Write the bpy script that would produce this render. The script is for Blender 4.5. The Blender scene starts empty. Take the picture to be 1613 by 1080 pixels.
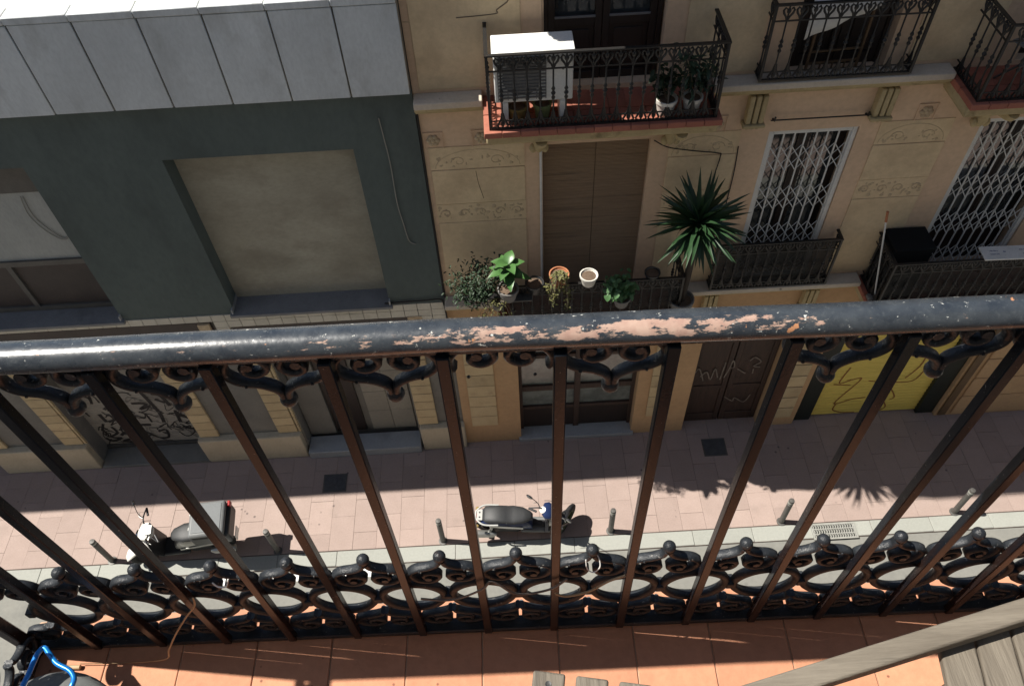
import bpy, bmesh, math, random
from mathutils import Vector, Matrix

R = math.radians
rnd = random.Random(7)
scene = bpy.context.scene
col = scene.collection

# ------------------------------------------------------------------ camera
cam = bpy.data.cameras.new('camera')
cam.sensor_fit = 'HORIZONTAL'
cam.sensor_width = 36.0
cam.lens = 27.72
cam.clip_start = 0.02
cam.clip_end = 500
co = bpy.data.objects.new('camera', cam)
col.objects.link(co)
ex = Vector((0.99831, -0.04551, -0.03625))
eu = Vector((0.05821, 0.78167, 0.62100))
eb = ex.cross(eu).normalized()
eu = eb.cross(ex).normalized()
m = Matrix((ex, eu, eb)).transposed().to_4x4()
m.translation = Vector((0, 0, 12.5))
co.matrix_world = m
scene.camera = co

# ------------------------------------------------------------------ light
SUN = Vector((0.62, -0.088, -1.0)).normalized()
el = math.asin(-SUN.z)
world = bpy.data.worlds.new('World')
scene.world = world
world.use_nodes = True
wn = world.node_tree.nodes
wl = world.node_tree.links
sky = wn.new('ShaderNodeTexSky')
sky.sky_type = 'NISHITA'
sky.sun_disc = False
sky.sun_elevation = el
sky.sun_rotation = math.atan2(-SUN.x, -SUN.y)
sky.air_density = 1.0
sky.dust_density = 0.6
bg = wn.get('Background')
bg.inputs['Strength'].default_value = 0.057
wl.new(sky.outputs['Color'], bg.inputs['Color'])
sun = bpy.data.lights.new('sun', 'SUN')
sun.energy = 4.8
sun.angle = R(0.5)
sun.color = (1.0, 0.95, 0.87)
so = bpy.data.objects.new('sun', sun)
col.objects.link(so)
so.rotation_euler = SUN.to_track_quat('-Z', 'Y').to_euler()
scene.view_settings.view_transform = 'Standard'
scene.view_settings.look = 'None'
scene.view_settings.exposure = 0.9
scene.view_settings.gamma = 1.0
scene.view_settings.use_curve_mapping = False


# ------------------------------------------------------------------ mesh helpers
class MB:
    def __init__(self):
        self.v = []
        self.f = []
        self.sm = []

    def add(self, vs, fs, smooth=False):
        o = len(self.v)
        self.v += [tuple(p) for p in vs]
        self.f += [tuple(i + o for i in f) for f in fs]
        self.sm += [smooth] * len(fs)
        return self

    def box(self, x0, x1, y0, y1, z0, z1, M=None):
        vs = [Vector((x, y, z)) for z in (z0, z1) for y in (y0, y1) for x in (x0, x1)]
        if M is not None:
            vs = [M @ p for p in vs]
        return self.add(vs, [(0, 2, 3, 1), (4, 5, 7, 6), (0, 1, 5, 4), (2, 6, 7, 3), (0, 4, 6, 2), (1, 3, 7, 5)])

    def tube(self, pts, r, n=8, caps=True, flat=1.0):
        pts = [Vector(p) for p in pts]
        k = len(pts)
        rs = r if isinstance(r, (list, tuple)) else [r] * k
        t0 = (pts[1] - pts[0]).normalized()
        up = Vector((0, 0, 1)) if abs(t0.z) < 0.9 else Vector((0, 1, 0))
        a = t0.cross(up).normalized()
        vs = []
        for i in range(k):
            t = (pts[min(i + 1, k - 1)] - pts[max(i - 1, 0)])
            if t.length < 1e-9:
                t = t0
            t = t.normalized()
            a = (a - t * a.dot(t))
            if a.length < 1e-6:
                a = t.cross(Vector((1, 0.3, 0.2)))
            a.normalize()
            b = t.cross(a)
            for j in range(n):
                an = 2 * math.pi * j / n
                vs.append(pts[i] + a * (math.cos(an) * rs[i]) + b * (math.sin(an) * rs[i] * flat))
        fs = []
        for i in range(k - 1):
            for j in range(n):
                fs.append((i * n + j, i * n + (j + 1) % n, (i + 1) * n + (j + 1) % n, (i + 1) * n + j))
        self.add(vs, fs, True)
        if caps:
            o = len(self.v) - len(vs)
            self.f.append(tuple(o + j for j in range(n))[::-1])
            self.f.append(tuple(o + (k - 1) * n + j for j in range(n)))
            self.sm += [False, False]
        return self

    def ribbon(self, path, t, d, y=0.0, close=False, M=None):
        """flat bar swept along a path in the XZ plane: t thick in the plane, d deep along Y, chamfered"""
        k = len(path)
        c = min(t, d) * 0.32
        prof = [(-t / 2 + c, -d / 2), (t / 2 - c, -d / 2), (t / 2, -d / 2 + c), (t / 2, d / 2 - c),
                (t / 2 - c, d / 2), (-t / 2 + c, d / 2), (-t / 2, d / 2 - c), (-t / 2, -d / 2 + c)]
        n = len(prof)
        vs = []
        for i in range(k):
            if close:
                p0, p1 = path[(i - 1) % k], path[(i + 1) % k]
            else:
                p0, p1 = path[max(i - 1, 0)], path[min(i + 1, k - 1)]
            tx, tz = p1[0] - p0[0], p1[1] - p0[1]
            ln = math.hypot(tx, tz) or 1
            nx, nz = -tz / ln, tx / ln
            for (u, w) in prof:
                q = Vector((path[i][0] + nx * u, y + w, path[i][1] + nz * u))
                vs.append(M @ q if M is not None else q)
        fs = []
        for i in range(k if close else k - 1):
            i2 = (i + 1) % k
            for j in range(n):
                fs.append((i * n + j, i * n + (j + 1) % n, i2 * n + (j + 1) % n, i2 * n + j))
        self.add(vs, fs, True)
        if not close:
            o = len(self.v) - len(vs)
            self.f.append(tuple(o + j for j in range(n)))
            self.f.append(tuple(o + (k - 1) * n + j for j in range(n)))
            self.sm += [False, False]
        return self

    def lathe(self, prof, n=16, c=(0, 0, 0), M=None, smooth=True):
        vs = []
        for (r, z) in prof:
            for j in range(n):
                a = 2 * math.pi * j / n
                p = Vector((c[0] + r * math.cos(a), c[1] + r * math.sin(a), c[2] + z))
                vs.append(M @ p if M is not None else p)
        k = len(prof)
        fs = []
        for i in range(k - 1):
            for j in range(n):
                fs.append((i * n + j, i * n + (j + 1) % n, (i + 1) * n + (j + 1) % n, (i + 1) * n + j))
        self.add(vs, fs, smooth)
        o = len(self.v) - len(vs)
        if prof[0][0] > 1e-5:
            self.f.append(tuple(o + j for j in range(n))[::-1]); self.sm.append(False)
        if prof[-1][0] > 1e-5:
            self.f.append(tuple(o + (k - 1) * n + j for j in range(n))); self.sm.append(False)
        return self

    def ball(self, c, r, n=12, s=(1, 1, 1), M=None):
        h = max(5, n // 2)
        prof = [(max(1e-6, r * math.sin(math.pi * i / h)), -r * math.cos(math.pi * i / h)) for i in range(h + 1)]
        S = Matrix.Translation(c) @ Matrix.Diagonal((s[0], s[1], s[2], 1))
        if M is not None:
            S = M @ S
        return self.lathe(prof, n, (0, 0, 0), S)

    def prism(self, poly, y0, y1, M=None):
        """polygon in XZ extruded along Y"""
        n = len(poly)
        vs = [Vector((p[0], y0, p[1])) for p in poly] + [Vector((p[0], y1, p[1])) for p in poly]
        if M is not None:
            vs = [M @ p for p in vs]
        fs = [tuple(range(n)), tuple(range(2 * n - 1, n - 1, -1))]
        fs += [(i, i + n, (i + 1) % n + n, (i + 1) % n) for i in range(n)]
        return self.add(vs, fs)

    def extrude_x(self, prof, x0, x1):
        """closed profile in (y,z) run along X"""
        n = len(prof)
        vs = [(x0, p[0], p[1]) for p in prof] + [(x1, p[0], p[1]) for p in prof]
        fs = [tuple(range(n)), tuple(range(2 * n - 1, n - 1, -1))]
        fs += [(i, i + n, (i + 1) % n + n, (i + 1) % n) for i in range(n)]
        return self.add(vs, fs)

    def loft(self, secs, n=14, M=None, p=2.4):
        """super-ellipse sections (x, y, z, half width y, half height z)"""
        vs = []
        for (x, y, z, a, b) in secs:
            for j in range(n):
                t = 2 * math.pi * j / n
                cs, sn = math.cos(t), math.sin(t)
                q = Vector((x, y + a * math.copysign(abs(cs) ** (2 / p), cs), z + b * math.copysign(abs(sn) ** (2 / p), sn)))
                vs.append(M @ q if M is not None else q)
        k = len(secs)
        fs = []
        for i in range(k - 1):
            for j in range(n):
                fs.append((i * n + j, i * n + (j + 1) % n, (i + 1) * n + (j + 1) % n, (i + 1) * n + j))
        fs.append(tuple(range(n))[::-1])
        fs.append(tuple((k - 1) * n + j for j in range(n)))
        return self.add(vs, fs, True)

    def stroke(self, pts, w, y, d=0.002):
        """flat painted stroke on a plane y = const, facing -Y"""
        for i in range(len(pts) - 1):
            a = Vector((pts[i][0], pts[i][1])); b = Vector((pts[i + 1][0], pts[i + 1][1]))
            t = (b - a)
            if t.length < 1e-6:
                continue
            t.normalize()
            nn = Vector((-t.y, t.x)) * w / 2
            a2 = a - t * w * 0.3; b2 = b + t * w * 0.3
            yy = y - 0.0004 * (i % 3)
            self.add([(a2.x + nn.x, yy, a2.y + nn.y), (b2.x + nn.x, yy, b2.y + nn.y), (b2.x - nn.x, yy, b2.y - nn.y), (a2.x - nn.x, yy, a2.y - nn.y)], [(0, 1, 2, 3)])
        return self

    def mesh(self, name, mat):
        me = bpy.data.meshes.new(name)
        me.from_pydata(self.v, [], self.f)
        me.polygons.foreach_set('use_smooth', self.sm)
        bm = bmesh.new(); bm.from_mesh(me)
        bmesh.ops.recalc_face_normals(bm, faces=bm.faces)
        bm.to_mesh(me); bm.free()
        if hasattr(me, 'set_sharp_from_angle'):
            me.set_sharp_from_angle(angle=R(50))
        me.materials.append(mat)
        return me

    def build(self, name, mat, parent=None, loc=None, rot=None, bev=0.0, seg=1):
        return put(name, self.mesh(name, mat), parent, loc, rot, bev, seg)


def put(name, me, parent=None, loc=None, rot=None, bev=0.0, seg=1):
    o = bpy.data.objects.new(name, me)
    col.objects.link(o)
    if parent is not None:
        o.parent = parent
    if loc is not None:
        o.location = loc
    if rot is not None:
        o.rotation_euler = rot
    if bev:
        b = o.modifiers.new('bevel', 'BEVEL')
        b.width = bev; b.segments = seg; b.limit_method = 'ANGLE'; b.angle_limit = R(35)
        b.harden_normals = False
    return o


def tag(o, label=None, cat=None, group=None, kind=None):
    if label: o['label'] = label
    if cat: o['category'] = cat
    if group: o['group'] = group
    if kind: o['kind'] = kind
    return o


def thing(name, label, cat, loc=(0, 0, 0), rz=0.0, group=None):
    o = bpy.data.objects.new(name, None)
    o.empty_display_size = 0.1
    col.objects.link(o)
    o.location = loc
    o.rotation_euler = (0, 0, rz)
    return tag(o, label, cat, group)


def copy_tree(o, parent=None):
    c = o.copy(); col.objects.link(c)
    if parent is not None:
        c.parent = parent
    for ch in [x for x in o.children]:
        copy_tree(ch, c)
    return c


def smooth_path(pts, n=6):
    """Catmull-Rom through 2D or 3D points"""
    out = []
    P = [Vector(p) for p in pts]
    for i in range(len(P) - 1):
        p0, p1, p2, p3 = P[max(i - 1, 0)], P[i], P[i + 1], P[min(i + 2, len(P) - 1)]
        for j in range(n):
            t = j / n
            out.append(0.5 * ((2 * p1) + (p2 - p0) * t + (2 * p0 - 5 * p1 + 4 * p2 - p3) * t * t + (3 * p1 - p0 - 3 * p2 + p3) * t ** 3))
    out.append(P[-1])
    return out


# ------------------------------------------------------------------ materials
def newmat(name):
    mt = bpy.data.materials.new(name)
    mt.use_nodes = True
    nt = mt.node_tree
    return mt, nt, nt.nodes['Principled BSDF']


def nd(nt, typ, **kw):
    n = nt.nodes.new(typ)
    for k, v in kw.items():
        if k in n.inputs.keys():
            n.inputs[k].default_value = v
        else:
            setattr(n, k, v)
    return n


def ramp(nt, src, p0, p1, c0=(0, 0, 0, 1), c1=(1, 1, 1, 1)):
    r = nt.nodes.new('ShaderNodeValToRGB')
    r.color_ramp.elements[0].position = p0
    r.color_ramp.elements[1].position = p1
    r.color_ramp.elements[0].color = c0
    r.color_ramp.elements[1].color = c1
    nt.links.new(src, r.inputs[0])
    return r.outputs[0]


def mixc(nt, fac, a, b, mode='MIX'):
    x = nt.nodes.new('ShaderNodeMix')
    x.data_type = 'RGBA'; x.blend_type = mode
    for s, v in ((0, fac), (6, a), (7, b)):
        if isinstance(v, bpy.types.NodeSocket):
            nt.links.new(v, x.inputs[s])
        elif s == 0:
            x.inputs[0].default_value = v
        else:
            x.inputs[s].default_value = (v[0], v[1], v[2], 1)
    return x.outputs[2]


def pos(nt, scale=(1, 1, 1)):
    g = nt.nodes.new('ShaderNodeNewGeometry')
    mp = nt.nodes.new('ShaderNodeMapping')
    mp.inputs['Scale'].default_value = scale
    nt.links.new(g.outputs['Position'], mp.inputs['Vector'])
    return mp.outputs[0]


def noise(nt, scale, detail=5, stretch=(1, 1, 1), rough=0.55):
    n = nt.nodes.new('ShaderNodeTexNoise')
    n.inputs['Scale'].default_value = scale
    n.inputs['Detail'].default_value = detail
    n.inputs['Roughness'].default_value = rough
    nt.links.new(pos(nt, stretch), n.inputs['Vector'])
    return n.outputs['Fac']


def bump(nt, bs, h, strength=0.3, dist=0.01):
    b = nt.nodes.new('ShaderNodeBump')
    b.inputs['Strength'].default_value = strength
    b.inputs['Distance'].default_value = dist
    nt.links.new(h, b.inputs['Height'])
    nt.links.new(b.outputs[0], bs.inputs['Normal'])


def mat(name, c1, c2=None, sc=3.0, rough=0.8, bstr=0.25, bsc=40.0, bdist=0.004, metal=0.0, rand=0.0, stain=None, stsc=1.2, st0=0.55, st1=0.75, stretch=(1, 1, 1), spec=0.4):
    mt, nt, bs = newmat(name)
    c2 = c2 or tuple(x * 0.8 for x in c1)
    c = mixc(nt, ramp(nt, noise(nt, sc, 6, stretch), 0.3, 0.7), c1, c2)
    if stain:
        c = mixc(nt, ramp(nt, noise(nt, stsc, 7, stretch, 0.62), st0, st1), c, stain)
    if bstr:
        c = mixc(nt, ramp(nt, noise(nt, sc * 8 + 6, 6, stretch, 0.65), 0.4, 0.75, (0, 0, 0, 1), (0.3, 0.3, 0.3, 1)), c, tuple(x * 0.55 for x in c2))
    if rand:
        oi = nt.nodes.new('ShaderNodeObjectInfo')
        mr = nd(nt, 'ShaderNodeMapRange')
        mr.inputs[3].default_value = 1 - rand; mr.inputs[4].default_value = 1 + rand
        nt.links.new(oi.outputs['Random'], mr.inputs[0])
        cb = nt.nodes.new('ShaderNodeCombineColor')
        for i in range(3):
            nt.links.new(mr.outputs[0], cb.inputs[i])
        c = mixc(nt, 1.0, c, cb.outputs[0], 'MULTIPLY')
    nt.links.new(c, bs.inputs['Base Color'])
    bs.inputs['Roughness'].default_value = rough
    bs.inputs['Metallic'].default_value = metal
    bs.inputs['Specular IOR Level'].default_value = spec
    if bstr:
        bump(nt, bs, noise(nt, bsc, 4, stretch), bstr, bdist)
    return mt


def glassmat(name, tint, rough=0.05):
    mt, nt, bs = newmat(name)
    nt.links.new(mixc(nt, ramp(nt, noise(nt, 4, 4), 0.35, 0.65), tint, tuple(x * 1.8 + 0.01 for x in tint)), bs.inputs['Base Color'])
    bs.inputs['Roughness'].default_value = rough
    bs.inputs['Specular IOR Level'].default_value = 0.7
    bs.inputs['Coat Weight'].default_value = 0.5
    return mt


M = {}
M['asphalt'] = mat('asphalt', (0.2, 0.197, 0.175), (0.17, 0.168, 0.152), 1.5, 0.9, 0.4, 120, stain=(0.13, 0.13, 0.12), stsc=0.8)
M['earth'] = mat('earth', (0.2, 0.19, 0.17))
M['paint_white'] = mat('paint_white', (0.82, 0.82, 0.8), (0.74, 0.74, 0.72), 6, 0.7, stain=(0.5, 0.5, 0.47), stsc=6, st0=0.6)
M['slab'] = mat('slab', (0.32, 0.245, 0.214), (0.293, 0.223, 0.193), 4, 0.85, 0.3, 90, rand=0.07, stain=(0.22, 0.172, 0.148), stsc=1.6, st0=0.6, st1=0.85)
def spots(mt, scale, t0, t1, colr):
    nt = mt.node_tree
    bs = nt.nodes['Principled BSDF']
    src = bs.inputs['Base Color'].links[0].from_socket
    vo = nt.nodes.new('ShaderNodeTexVoronoi'); vo.inputs['Scale'].default_value = scale
    nt.links.new(pos(nt), vo.inputs['Vector'])
    keep = ramp(nt, noise(nt, scale * 0.35, 2), 0.52, 0.56)
    sp = ramp(nt, vo.outputs['Distance'], t0, t1, (1, 1, 1, 1), (0, 0, 0, 1))
    mu = nd(nt, 'ShaderNodeMath', operation='MULTIPLY')
    nt.links.new(keep, mu.inputs[0]); nt.links.new(sp, mu.inputs[1])
    nt.links.new(mixc(nt, mu.outputs[0], src, colr), bs.inputs['Base Color'])
spots(M['slab'], 4.5, 0.07, 0.12, (0.13, 0.1, 0.09))
spots(M['asphalt'], 3.0, 0.09, 0.16, (0.09, 0.09, 0.085))
M['joint'] = mat('joint', (0.16, 0.122, 0.105), rough=0.95)
M['granite'] = mat('granite', (0.3, 0.305, 0.272), (0.262, 0.267, 0.24), 30, 0.8, 0.3, 80, rand=0.05, stain=(0.25, 0.25, 0.225), stsc=2.5)
M['steel_dull'] = mat('steel_dull', (0.13, 0.125, 0.115), (0.09, 0.086, 0.08), 14, 0.55, 0.2, 60, metal=0.4)
M['grate'] = mat('grate', (0.36, 0.36, 0.33), (0.28, 0.28, 0.25), 14, 0.6, metal=0.3)
M['hole_shade'] = mat('hole_shade', (0.01, 0.01, 0.01))  # shade inside the drain as a near-black colour
M['cover'] = mat('cover', (0.1, 0.105, 0.11), (0.07, 0.07, 0.075), 10, 0.6, metal=0.3)
# right building
M['stucco'] = mat('stucco', (0.68, 0.495, 0.335), (0.61, 0.44, 0.295), 1.1, 0.9, 0.25, 60, stain=(0.5, 0.355, 0.235), stsc=0.9, st0=0.56, st1=0.8)
M['stucco_yellow'] = mat('stucco_yellow', (0.69, 0.545, 0.345), (0.62, 0.48, 0.3), 1.4, 0.9, 0.3, 50, stain=(0.46, 0.345, 0.215), stsc=2.2, st0=0.48, st1=0.8)
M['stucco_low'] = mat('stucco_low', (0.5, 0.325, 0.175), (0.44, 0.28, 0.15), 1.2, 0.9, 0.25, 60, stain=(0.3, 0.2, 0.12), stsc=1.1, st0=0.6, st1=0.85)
M['relief'] = mat('relief', (0.56, 0.44, 0.285), (0.46, 0.36, 0.23), 9, 0.9, 0.5, 40, stain=(0.3, 0.225, 0.16), stsc=6, st0=0.5)
M['grime'] = mat('grime', (0.2, 0.15, 0.1), (0.14, 0.105, 0.075), 9, 0.9)
M['cornice'] = mat('cornice', (0.56, 0.49, 0.40), (0.48, 0.42, 0.33), 3, 0.9, 0.4, 40, stain=(0.1, 0.085, 0.065), stsc=5, st0=0.64, st1=0.72)
M['cornice_low'] = mat('cornice_low', (0.48, 0.39, 0.22), (0.38, 0.3, 0.16), 3, 0.9, 0.4, 40, stain=(0.18, 0.14, 0.07), stsc=4, st0=0.58)
M['terracotta_edge'] = mat('terracotta_edge', (0.36, 0.125, 0.08), (0.28, 0.1, 0.065), 6, 0.75, rand=0.1)
M['ochre_tile'] = mat('ochre_tile', (0.52, 0.41, 0.24), (0.46, 0.35, 0.2), 5, 0.85, rand=0.1, stain=(0.34, 0.25, 0.15), stsc=3)
M['iron_far'] = mat('iron_far', (0.013, 0.014, 0.014), (0.02, 0.017, 0.015), 20, 0.45, 0.2, 60)
M['wood_dark'] = mat('wood_dark', (0.028, 0.018, 0.014), (0.018, 0.012, 0.01), 8, 0.5, 0.3, 40, stretch=(4, 4, 0.4))
M['wood_door'] = mat('wood_door', (0.062, 0.036, 0.026), (0.035, 0.022, 0.017), 6, 0.6, 0.3, 40, stretch=(4, 4, 0.4))
M['wood_mid'] = mat('wood_mid', (0.16, 0.1, 0.05), (0.1, 0.06, 0.03), 6, 0.6, stretch=(4, 4, 0.5))
M['glass_dark'] = glassmat('glass_dark', (0.02, 0.024, 0.026))
M['glass_grey'] = glassmat('glass_grey', (0.1, 0.115, 0.105), 0.25)
M['curtain'] = mat('curtain', (0.4, 0.41, 0.385), (0.33, 0.345, 0.325), 2, 0.9, stretch=(1.5, 1.5, 0.5))
M['blind'] = mat('blind', (0.34, 0.24, 0.15), (0.26, 0.18, 0.112), 3, 0.85, 0.5, 30, stretch=(0.6, 0.6, 14), stain=(0.12, 0.085, 0.06), stsc=1.3)
M['white_metal'] = mat('white_metal', (0.68, 0.68, 0.65), (0.58, 0.58, 0.55), 6, 0.5, 0.1)
M['ac_white'] = mat('ac_white', (0.76, 0.76, 0.72), (0.7, 0.7, 0.66), 4, 0.5, 0.05)
M['ac_grey'] = mat('ac_grey', (0.16, 0.16, 0.155), (0.12, 0.12, 0.118), 30, 0.6)
M['green_frame'] = mat('green_frame', (0.014, 0.02, 0.015), (0.01, 0.014, 0.011), 6, 0.5)
M['yellow_shutter'] = mat('yellow_shutter', (0.74, 0.57, 0.13), (0.64, 0.5, 0.11), 3, 0.6, 0.1, stain=(0.13, 0.13, 0.05), stsc=3.5, st0=0.62, st1=0.8, stretch=(0.4, 1, 3))
M['graffiti_orange'] = mat('graffiti_orange', (0.27, 0.1, 0.03), rough=0.7)
M['graffiti_black'] = mat('graffiti_black', (0.022, 0.02, 0.02), rough=0.6)
M['graffiti_pale'] = mat('graffiti_pale', (0.25, 0.215, 0.18), (0.1, 0.085, 0.07), 12, rough=0.7)
M['shutter_grey'] = mat('shutter_grey', (0.32, 0.3, 0.255), (0.24, 0.22, 0.19), 2, 0.6, 0.1, stain=(0.1, 0.09, 0.08), stsc=1.6, st0=0.52, st1=0.75)
M['net'] = mat('net', (0.02, 0.021, 0.02))
# left building
M['dark_render'] = mat('dark_render', (0.096, 0.121, 0.114), (0.08, 0.102, 0.096), 1.2, 0.85, 0.2, 70, stain=(0.058, 0.072, 0.069), stsc=1.4, st0=0.5, st1=0.8, stretch=(1, 1, 0.45))
M['blank_render'] = mat('blank_render', (0.37, 0.35, 0.275), (0.31, 0.29, 0.225), 1.3, 0.9, 0.25, 50, stain=(0.215, 0.193, 0.148), stsc=1.0, st0=0.48, st1=0.75, stretch=(1, 1, 1.6))
M['concrete'] = mat('concrete', (0.6, 0.635, 0.64), (0.51, 0.54, 0.545), 1.7, 0.85, 0.3, 60, rand=0.05, stain=(0.39, 0.405, 0.395), stsc=1.5, st0=0.52, st1=0.75, stretch=(1.6, 1, 0.7))
M['white_terrace'] = mat('white_terrace', (0.8, 0.8, 0.77), (0.72, 0.72, 0.7), 2, 0.8)
M['sill'] = mat('sill', (0.2, 0.2, 0.2), (0.16, 0.16, 0.162), 4, 0.6, stain=(0.12, 0.12, 0.12), stsc=3)
M['cream_tile'] = mat('cream_tile', (0.56, 0.53, 0.44), (0.5, 0.47, 0.39), 6, 0.55, 0.05, rand=0.06, stain=(0.36, 0.33, 0.26), stsc=2)
M['grout'] = mat('grout', (0.25, 0.225, 0.18))
M['slate'] = mat('slate', (0.2, 0.19, 0.165), (0.155, 0.147, 0.13), 2, 0.8, stain=(0.1, 0.095, 0.085), stsc=1.4)
M['plinth'] = mat('plinth', (0.5, 0.43, 0.31), (0.43, 0.365, 0.26), 2.2, 0.85, stain=(0.31, 0.26, 0.18), stsc=1.5, st0=0.55)
M['step_grey'] = mat('step_grey', (0.33, 0.34, 0.34), (0.28, 0.288, 0.29), 3, 0.7, stain=(0.2, 0.21, 0.21), stsc=2)
M['panel_tile'] = mat('panel_tile', (0.3, 0.275, 0.22), (0.255, 0.232, 0.19), 2, 0.7, rand=0.07)
M['window_frame'] = mat('window_frame', (0.13, 0.12, 0.105), (0.09, 0.085, 0.075), 5, 0.6)
M['brown_panel'] = mat('brown_panel', (0.07, 0.055, 0.047), (0.05, 0.04, 0.036), 3, 0.6)
M['cable_pale'] = mat('cable_pale', (0.3, 0.29, 0.25))
M['cable_dark'] = mat('cable_dark', (0.025, 0.022, 0.02))
# own balcony
M['terracotta'] = mat('terracotta', (0.5, 0.235, 0.135), (0.45, 0.2, 0.113), 5, 0.8, 0.25, 70, rand=0.06, stain=(0.4, 0.175, 0.1), stsc=3, st0=0.55)
spots(M['terracotta'], 26, 0.06, 0.12, (0.2, 0.085, 0.05))
M['mortar'] = mat('mortar', (0.52, 0.36, 0.25), (0.36, 0.23, 0.15), 14)
M['own_wall'] = mat('own_wall', (0.42, 0.42, 0.41), (0.36, 0.36, 0.355), 1.5, 0.9)
for nm_, st_ in (('teak', (9, 0.7, 9)), ('teak_rail', (0.7, 9, 9))):
    M[nm_] = mat(nm_, (0.185, 0.16, 0.125), (0.11, 0.092, 0.07), 5, 0.75, 0.6, 22, 0.003, stretch=st_, stain=(0.07, 0.06, 0.047), stsc=6, st0=0.56, st1=0.7)
M['screw'] = mat('screw', (0.06, 0.06, 0.06), rough=0.5, metal=0.6)
M['tub_grey'] = mat('tub_grey', (0.15, 0.155, 0.15), (0.11, 0.115, 0.11), 9, 0.6, 0.3, 30, stain=(0.3, 0.29, 0.26), stsc=14, st0=0.64, st1=0.72)
M['wire'] = mat('wire', (0.1, 0.07, 0.05), (0.2, 0.17, 0.14), 30, 0.5)
M['strap'] = mat('strap', (0.42, 0.3, 0.17), (0.3, 0.2, 0.11), 30, 0.6)
# plants
M['leaf_rubber'] = mat('leaf_rubber', (0.07, 0.16, 0.045), (0.05, 0.12, 0.035), 12, 0.35, 0.1)
M['leaf_dark'] = mat('leaf_dark', (0.024, 0.047, 0.02), (0.016, 0.033, 0.014), 12, 0.55, 0.1)
M['leaf_yucca'] = mat('leaf_yucca', (0.028, 0.066, 0.026), (0.018, 0.044, 0.017), 8, 0.4, 0.1)
M['leaf_dead'] = mat('leaf_dead', (0.13, 0.1, 0.045), (0.08, 0.065, 0.03), 10, 0.7)
M['leaf_bright'] = mat('leaf_bright', (0.07, 0.15, 0.055), (0.05, 0.12, 0.04), 12, 0.5, 0.1)
M['leaf_dry'] = mat('leaf_dry', (0.15, 0.14, 0.045), (0.09, 0.095, 0.03), 20, 0.7, 0.1)
M['twig'] = mat('twig', (0.13, 0.1, 0.065), (0.2, 0.17, 0.12), 20)
M['bark'] = mat('bark', (0.05, 0.038, 0.026), (0.03, 0.023, 0.017), 20)
M['soil'] = mat('soil', (0.085, 0.055, 0.035), (0.14, 0.1, 0.07), 40, 0.95, 0.8, 60)
M['pot_red'] = mat('pot_red', (0.42, 0.17, 0.08), (0.34, 0.13, 0.06), 6)
M['pot_white'] = mat('pot_white', (0.66, 0.64, 0.58), (0.55, 0.53, 0.47), 6, 0.6)
M['pot_grey'] = mat('pot_grey', (0.2, 0.19, 0.18), (0.14, 0.135, 0.125), 6)
M['pot_ochre'] = mat('pot_ochre', (0.27, 0.19, 0.06))
M['pot_green'] = mat('pot_green', (0.24, 0.27, 0.11))
# scooters
M['scoot_black'] = mat('scoot_black', (0.018, 0.018, 0.02), (0.024, 0.024, 0.026), 10, 0.4, 0.05)
M['scoot_seat'] = mat('scoot_seat', (0.032, 0.033, 0.035), (0.025, 0.026, 0.027), 10, 0.55, 0.2, 80)
M['scoot_white'] = mat('scoot_white', (0.7, 0.69, 0.64), (0.64, 0.63, 0.58), 10, 0.3, 0)
M['scoot_pale'] = mat('scoot_pale', (0.42, 0.42, 0.4), (0.36, 0.36, 0.34), 10, 0.35, 0)
M['scoot_blue'] = mat('scoot_blue', (0.015, 0.03, 0.09), (0.012, 0.022, 0.07), 10, 0.3, 0)
M['scoot_grey'] = mat('scoot_grey', (0.16, 0.165, 0.165), (0.13, 0.135, 0.135), 5, 0.45, 0.1)
M['scoot_silver'] = mat('scoot_silver', (0.42, 0.42, 0.4), (0.34, 0.34, 0.32), 12, 0.35, 0.05, metal=0.7)
M['box_grey'] = mat('box_grey', (0.085, 0.095, 0.1), (0.07, 0.078, 0.082), 3, 0.5, 0.1)
M['void_black'] = mat('void_black', (0.008, 0.009, 0.01), (0.012, 0.013, 0.014), 5, 0.8, 0.1, spec=0.1)  # darkness of the balcony void put into the colour
M['box_black'] = mat('box_black', (0.03, 0.032, 0.033), (0.022, 0.024, 0.025), 5, 0.45, 0.1)
M['tyre'] = mat('tyre', (0.012, 0.012, 0.012), (0.02, 0.02, 0.02), 12, 0.85)
M['rim_green'] = mat('rim_green', (0.1, 0.12, 0.05), (0.06, 0.07, 0.04), 6, 0.5)
M['red_lamp'] = mat('red_lamp', (0.35, 0.02, 0.02), rough=0.25)
M['mirror'] = mat('mirror', (0.5, 0.5, 0.5), (0.45, 0.45, 0.45), rough=0.08, metal=1.0, bstr=0)
M['print_blue'] = mat('print_blue', (0.06, 0.07, 0.2))


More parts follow.
